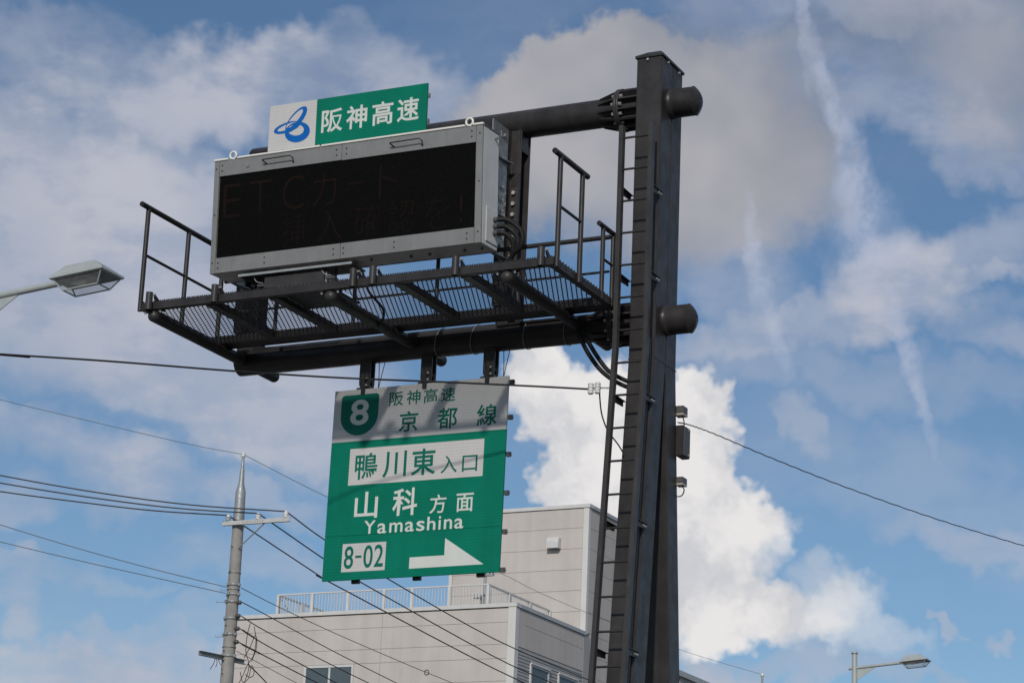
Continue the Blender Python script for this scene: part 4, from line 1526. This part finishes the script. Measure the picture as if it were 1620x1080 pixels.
def build_wires():
    i0, i1, i2 = INS
    # spans arriving from the left edge
    L = dict(Y0=49.8, Y1=47.0, x0=380.0, x1=0.0)
    wire([(452, 811), (300, 798), (150, 778), (0, 751.5), (-120, 726)], .016, 'power_line', 'highest of three black lines from the left edge to the pole crossarm', start=i2, **L)
    wire([(408, 814), (280, 803.5), (140, 786), (0, 763.5), (-120, 741)], .016, 'power_line', 'middle of three black lines from the left edge to the pole crossarm', start=i1, **L)
    wire([(361, 816), (240, 807), (120, 793), (0, 777), (-120, 758)], .016, 'power_line', 'lowest of three black lines from the left edge to the pole crossarm', start=i0, **L)
    wire([(382, 718), (300, 702.5), (160, 670), (0, 632), (-120, 602)], .007, 'guard_wire', 'thin wire from the upper left edge to the very top of the concrete pole', m='wire_thin', **L)
    wire([(358, 928), (240, 899), (120, 866), (0, 829.5), (-120, 791)], .009, 'service_wire', 'upper of two thin wires meeting the pole halfway up from the left', m='wire_thin', **L)
    wire([(357, 938), (240, 912), (120, 885), (0, 856.5), (-120, 827)], .009, 'service_wire', 'lower of two thin wires meeting the pole halfway up from the left', m='wire_thin', **L)
    # spans leaving to the right, in front of the building
    wire([(455, 814), (513, 853), (612, 914), (780, 1009), (932, 1075), (1010, 1106)], .017, 'power_line', 'uppermost black line from the crossarm passing behind the green sign', start=i2)
    wire([(410, 815), (432, 828), (510, 882), (563, 916), (780, 1037), (875, 1080), (960, 1116)], .017, 'power_line', 'second black line from the crossarm passing behind the green sign', start=i1)
    wire([(363, 817), (387, 832), (508, 912), (521, 920), (780, 1056), (900, 1108)], .017, 'power_line', 'third black line from the crossarm passing under the sign corner', start=i0)
    wire([(384, 718), (516, 785), (660, 849), (790, 905), (856, 938), (964, 983), (1085, 1030), (1205, 1066)], .007, 'guard_wire', 'thin wire from the pole top running behind the sign and across the tower', m='wire_thin')
    wire([(381, 929), (440, 959), (530, 1001), (620, 1040), (675, 1063), (760, 1096)], .010, 'service_wire', 'thin grey wire with a small loop crossing the building front above the window', m='wire_thin')
    wire([(383, 952), (421, 972), (521, 1026), (620, 1076), (680, 1104)], .012, 'service_wire', 'dark wire leaving the pole just under the thin looped wire')
    wire([(382, 974), (421, 998), (521, 1049), (584, 1080), (640, 1106)], .013, 'service_wire', 'dark wire crossing the upper right part of the window')
    wire([(380, 994), (425, 1022), (533, 1080), (600, 1114)], .014, 'service_wire', 'dark wire crossing the middle of the window')
    wire([(377, 1015), (427, 1041), (503, 1080), (570, 1113)], .015, 'service_wire', 'thick dark wire crossing the lower left window corner')
    wire([(374, 1029), (470, 1080), (520, 1106)], .008, 'service_wire', 'thin wire lowest on the building wall left of the window', m='wire_thin')
    wire([(392, 1050), (405, 1062), (424, 1082), (450, 1112)], .014, 'service_wire', 'short steep dark wire below the lower arm of the pole')
    # spiral wraps on the service wires near the pole
    for (a, b, lab) in (((384, 996), (402, 1008), 'third'), ((382, 1018), (412, 1033), 'fourth')):
        pa, pb = atY(*a, 50.0), atY(*b, 50.8)
        pts = []
        for k in range(60):
            t = k / 59
            pts.append(pa.lerp(pb, t) + Vector((0, .022 * cos(k * 1.4), .022 * sin(k * 1.4))))
        o = MB().path(pts, .008, 5).build('wire_wrap', 'cable_black')
        tag(o, 'black spiral wrap on the ' + lab + ' dark wire right of the pole', 'wire wrap')
    # loop marker on the thin wire
    p = atY(675, 1063, 62.0)
    pts = [p + Vector((.07 * cos(t), 0, .07 * sin(t))) for t in [2 * pi * k / 18 for k in range(18)]]
    o = MB().path(pts, .016, 6, True).build('wire_loop', 'wire_thin')
    tag(o, 'small ring hanging on the thin grey wire below the sign', 'ring')
    # slack loops beside the pole
    rnd = random.Random(11)
    loops = [[(396, 985), (391, 1005), (389, 1030), (394, 1052), (388, 1075), (380, 1092)],
             [(402, 990), (405, 1012), (401, 1036), (392, 1050), (384, 1068), (376, 1084)],
             [(380, 1062), (384, 1078), (393, 1072), (398, 1052), (402, 1064), (396, 1071), (388, 1066)],
             [(386, 1040), (396, 1022), (404, 1004), (406, 1022), (398, 1046)]]
    labs = ['leftmost slack wire loop hanging right of the concrete pole', 'rightmost slack wire loop hanging right of the concrete pole',
            'curled slack wire at the bottom right of the concrete pole', 'short slack wire loop between the dark service wires near the pole']
    for q, lab in zip(loops, labs):
        o = MB().path(bez([atY(x, y, 49.9 + .06 * i) for i, (x, y) in enumerate(q)], 8), .009, 6).build('slack_wire', 'cable_black')
        tag(o, lab, 'wire')


build_wires()


def build_far_post():
    p = atY(1206, 1068, 74.0)
    T = thing('wire_post', (p.x, p.y, 0), 'thin far post at the bottom edge right of the column, carrying a wire end', 'post')
    MB().tube((p.x, p.y, 0), (p.x, p.y, p.z), .05, .035, n=10).build('shaft', 'galvanised_grey', T)
    MB().lathe([(-.03, .04), (0, .07), (.05, .05), (.08, .02)], p, (0, 0, 1), 12).build('top_insulator', 'porcelain', T)


build_far_post()


# ------------------------------------------------------------------ street lamps
def build_lamp(base, post_h, arm_z, head_at, s, label, side=1):
    """post at base, arm along +X up to the lamp head whose left end is head_at"""
    T = thing('street_lamp', base, label, 'street lamp')
    bx, by, bz = base
    MB().tube((bx, by, bz), (bx, by, post_h), .10 * s, .072 * s, n=20).build('post', 'lamp_paint', T)
    MB().lathe([(-.03, .075 * s), (-.03, .088 * s), (.02, .088 * s), (.03, .07 * s)], (bx, by, post_h), (0, 0, 1), 20).build('post_cap', 'lamp_paint', T)
    hx, hy, hz = head_at
    a = Vector((bx - .16 * s, by, arm_z))
    b = Vector((hx + .04 * s, hy, hz))
    arm = MB().tube(a, b, .042 * s, .040 * s, n=16).build('arm', 'lamp_paint', T)
    d = (b - a).normalized()
    q = a + d * (.16 * s)
    MB().prism([q + Vector((.08 * s, -.006, -.04 * s)), q + d * .60 * s + Vector((0, -.006, -.03 * s)), q + Vector((.08 * s, -.006, -.32 * s))], (0, .012, 0)).build('arm_gusset', 'lamp_paint', arm)
    # head: local x along arm, y across, z up
    tl = atan2(d.z, d.x)
    M = Matrix.Translation(b) @ Matrix.Rotation(-tl, 4, 'Y') @ Matrix.Scale(s, 4)
    L, Wd = .74, .46
    w = Wd / 2

    def B():
        return MB(M)
    # hood: rim rectangle up to a smaller top
    rim = [(0.0, -w, 0), (L, -w, 0), (L + .03, 0, 0), (L, w, 0), (0.0, w, 0)]
    rim = [(0.0, -w, -.02), (L, -w, -.02), (L, w, -.02), (0.0, w, -.02)]
    rim2 = [(x, y, .005) for x, y, z in rim]
    top = [(.14, -w * .45, .155), (L - .20, -w * .45, .155), (L - .20, w * .45, .155), (.14, w * .45, .155)]
    mb = B()
    mb.add(rim + rim2 + top, [(0, 1, 5, 4), (1, 2, 6, 5), (2, 3, 7, 6), (3, 0, 4, 7), (4, 5, 9, 8), (5, 6, 10, 9), (6, 7, 11, 10), (7, 4, 8, 11), (8, 9, 10, 11)])
    inner = [(.02, -w + .02, -.019), (L - .02, -w + .02, -.019), (L - .02, w - .02, -.019), (.02, w - .02, -.019)]
    innt = [(.15, -w * .42, .13), (L - .21, -w * .42, .13), (L - .21, w * .42, .13), (.15, w * .42, .13)]
    mb.add(inner + innt, [(4, 5, 1, 0), (5, 6, 2, 1), (6, 7, 3, 2), (7, 4, 0, 3), (7, 6, 5, 4)])
    mb.add(rim + inner, [(4, 5, 1, 0), (5, 6, 2, 1), (6, 7, 3, 2), (7, 4, 0, 3)])
    hood = mb.build('hood', 'lamp_paint', T)
    # glass bowl: from the rim down to a smaller bottom
    bot = [(.13, -w * .55, -.155), (L - .13, -w * .55, -.155), (L - .13, w * .55, -.155), (.13, w * .55, -.155)]
    r3 = [(.03, -w + .03, -.022), (L - .03, -w + .03, -.022), (L - .03, w - .03, -.022), (.03, w - .03, -.022)]
    faces = [(0, 1, 5, 4), (1, 2, 6, 5), (2, 3, 7, 6), (3, 0, 4, 7), (4, 5, 6, 7)]
    vs = r3 + bot
    for f in faces:
        mb = B()
        mb.add([vs[i] for i in f], [(3, 2, 1, 0)])
        mb.build('glass_pane', 'lamp_glass', hood)
    for i in range(4):
        for p0, p1 in ((vs[i], vs[4 + i]), (vs[4 + i], vs[4 + (i + 1) % 4]), (vs[i], vs[(i + 1) % 4])):
            B().tube(p0, p1, .009, n=6).build('glazing_bar', 'lamp_paint', hood)
    # reflector and bulb
    B().lathe([(0, .02), (.10, .08), (.16, .16), (.165, .155), (.11, .075), (.01, .015)], (.38, 0, .12), (0, 0, -1), 18).build('reflector', 'bolt_zinc', hood)
    B().lathe([(0, .025), (.05, .03), (.10, .045), (.17, .045), (.20, .03), (.21, .005)], (.16, 0, -.03), (1, 0, -.05), 14).build('bulb', 'porcelain', hood)


h1 = atY(91, 448, 22.0)
a1 = atY(0, 467.5, 22.0)
sl1 = (h1.z - a1.z) / (h1.x - a1.x)
pb = a1.x - .30
build_lamp((pb, 22.0, 0.145), a1.z - .3 * sl1 + .40, a1.z - .46 * sl1, (h1.x, 22.0, h1.z), 0.98,
           'grey street lamp head on a long arm at the left edge')
h2 = atY(1424, 1047.5, 58.0)
a2 = atY(1352, 1055.5, 58.0)
p2 = atY(1352, 1032, 58.0)
build_lamp((a2.x, 58.0, 0), p2.z, a2.z - .02, (h2.x, 58.0, h2.z), 0.92,
           'far grey street lamp on its post at the bottom right corner')
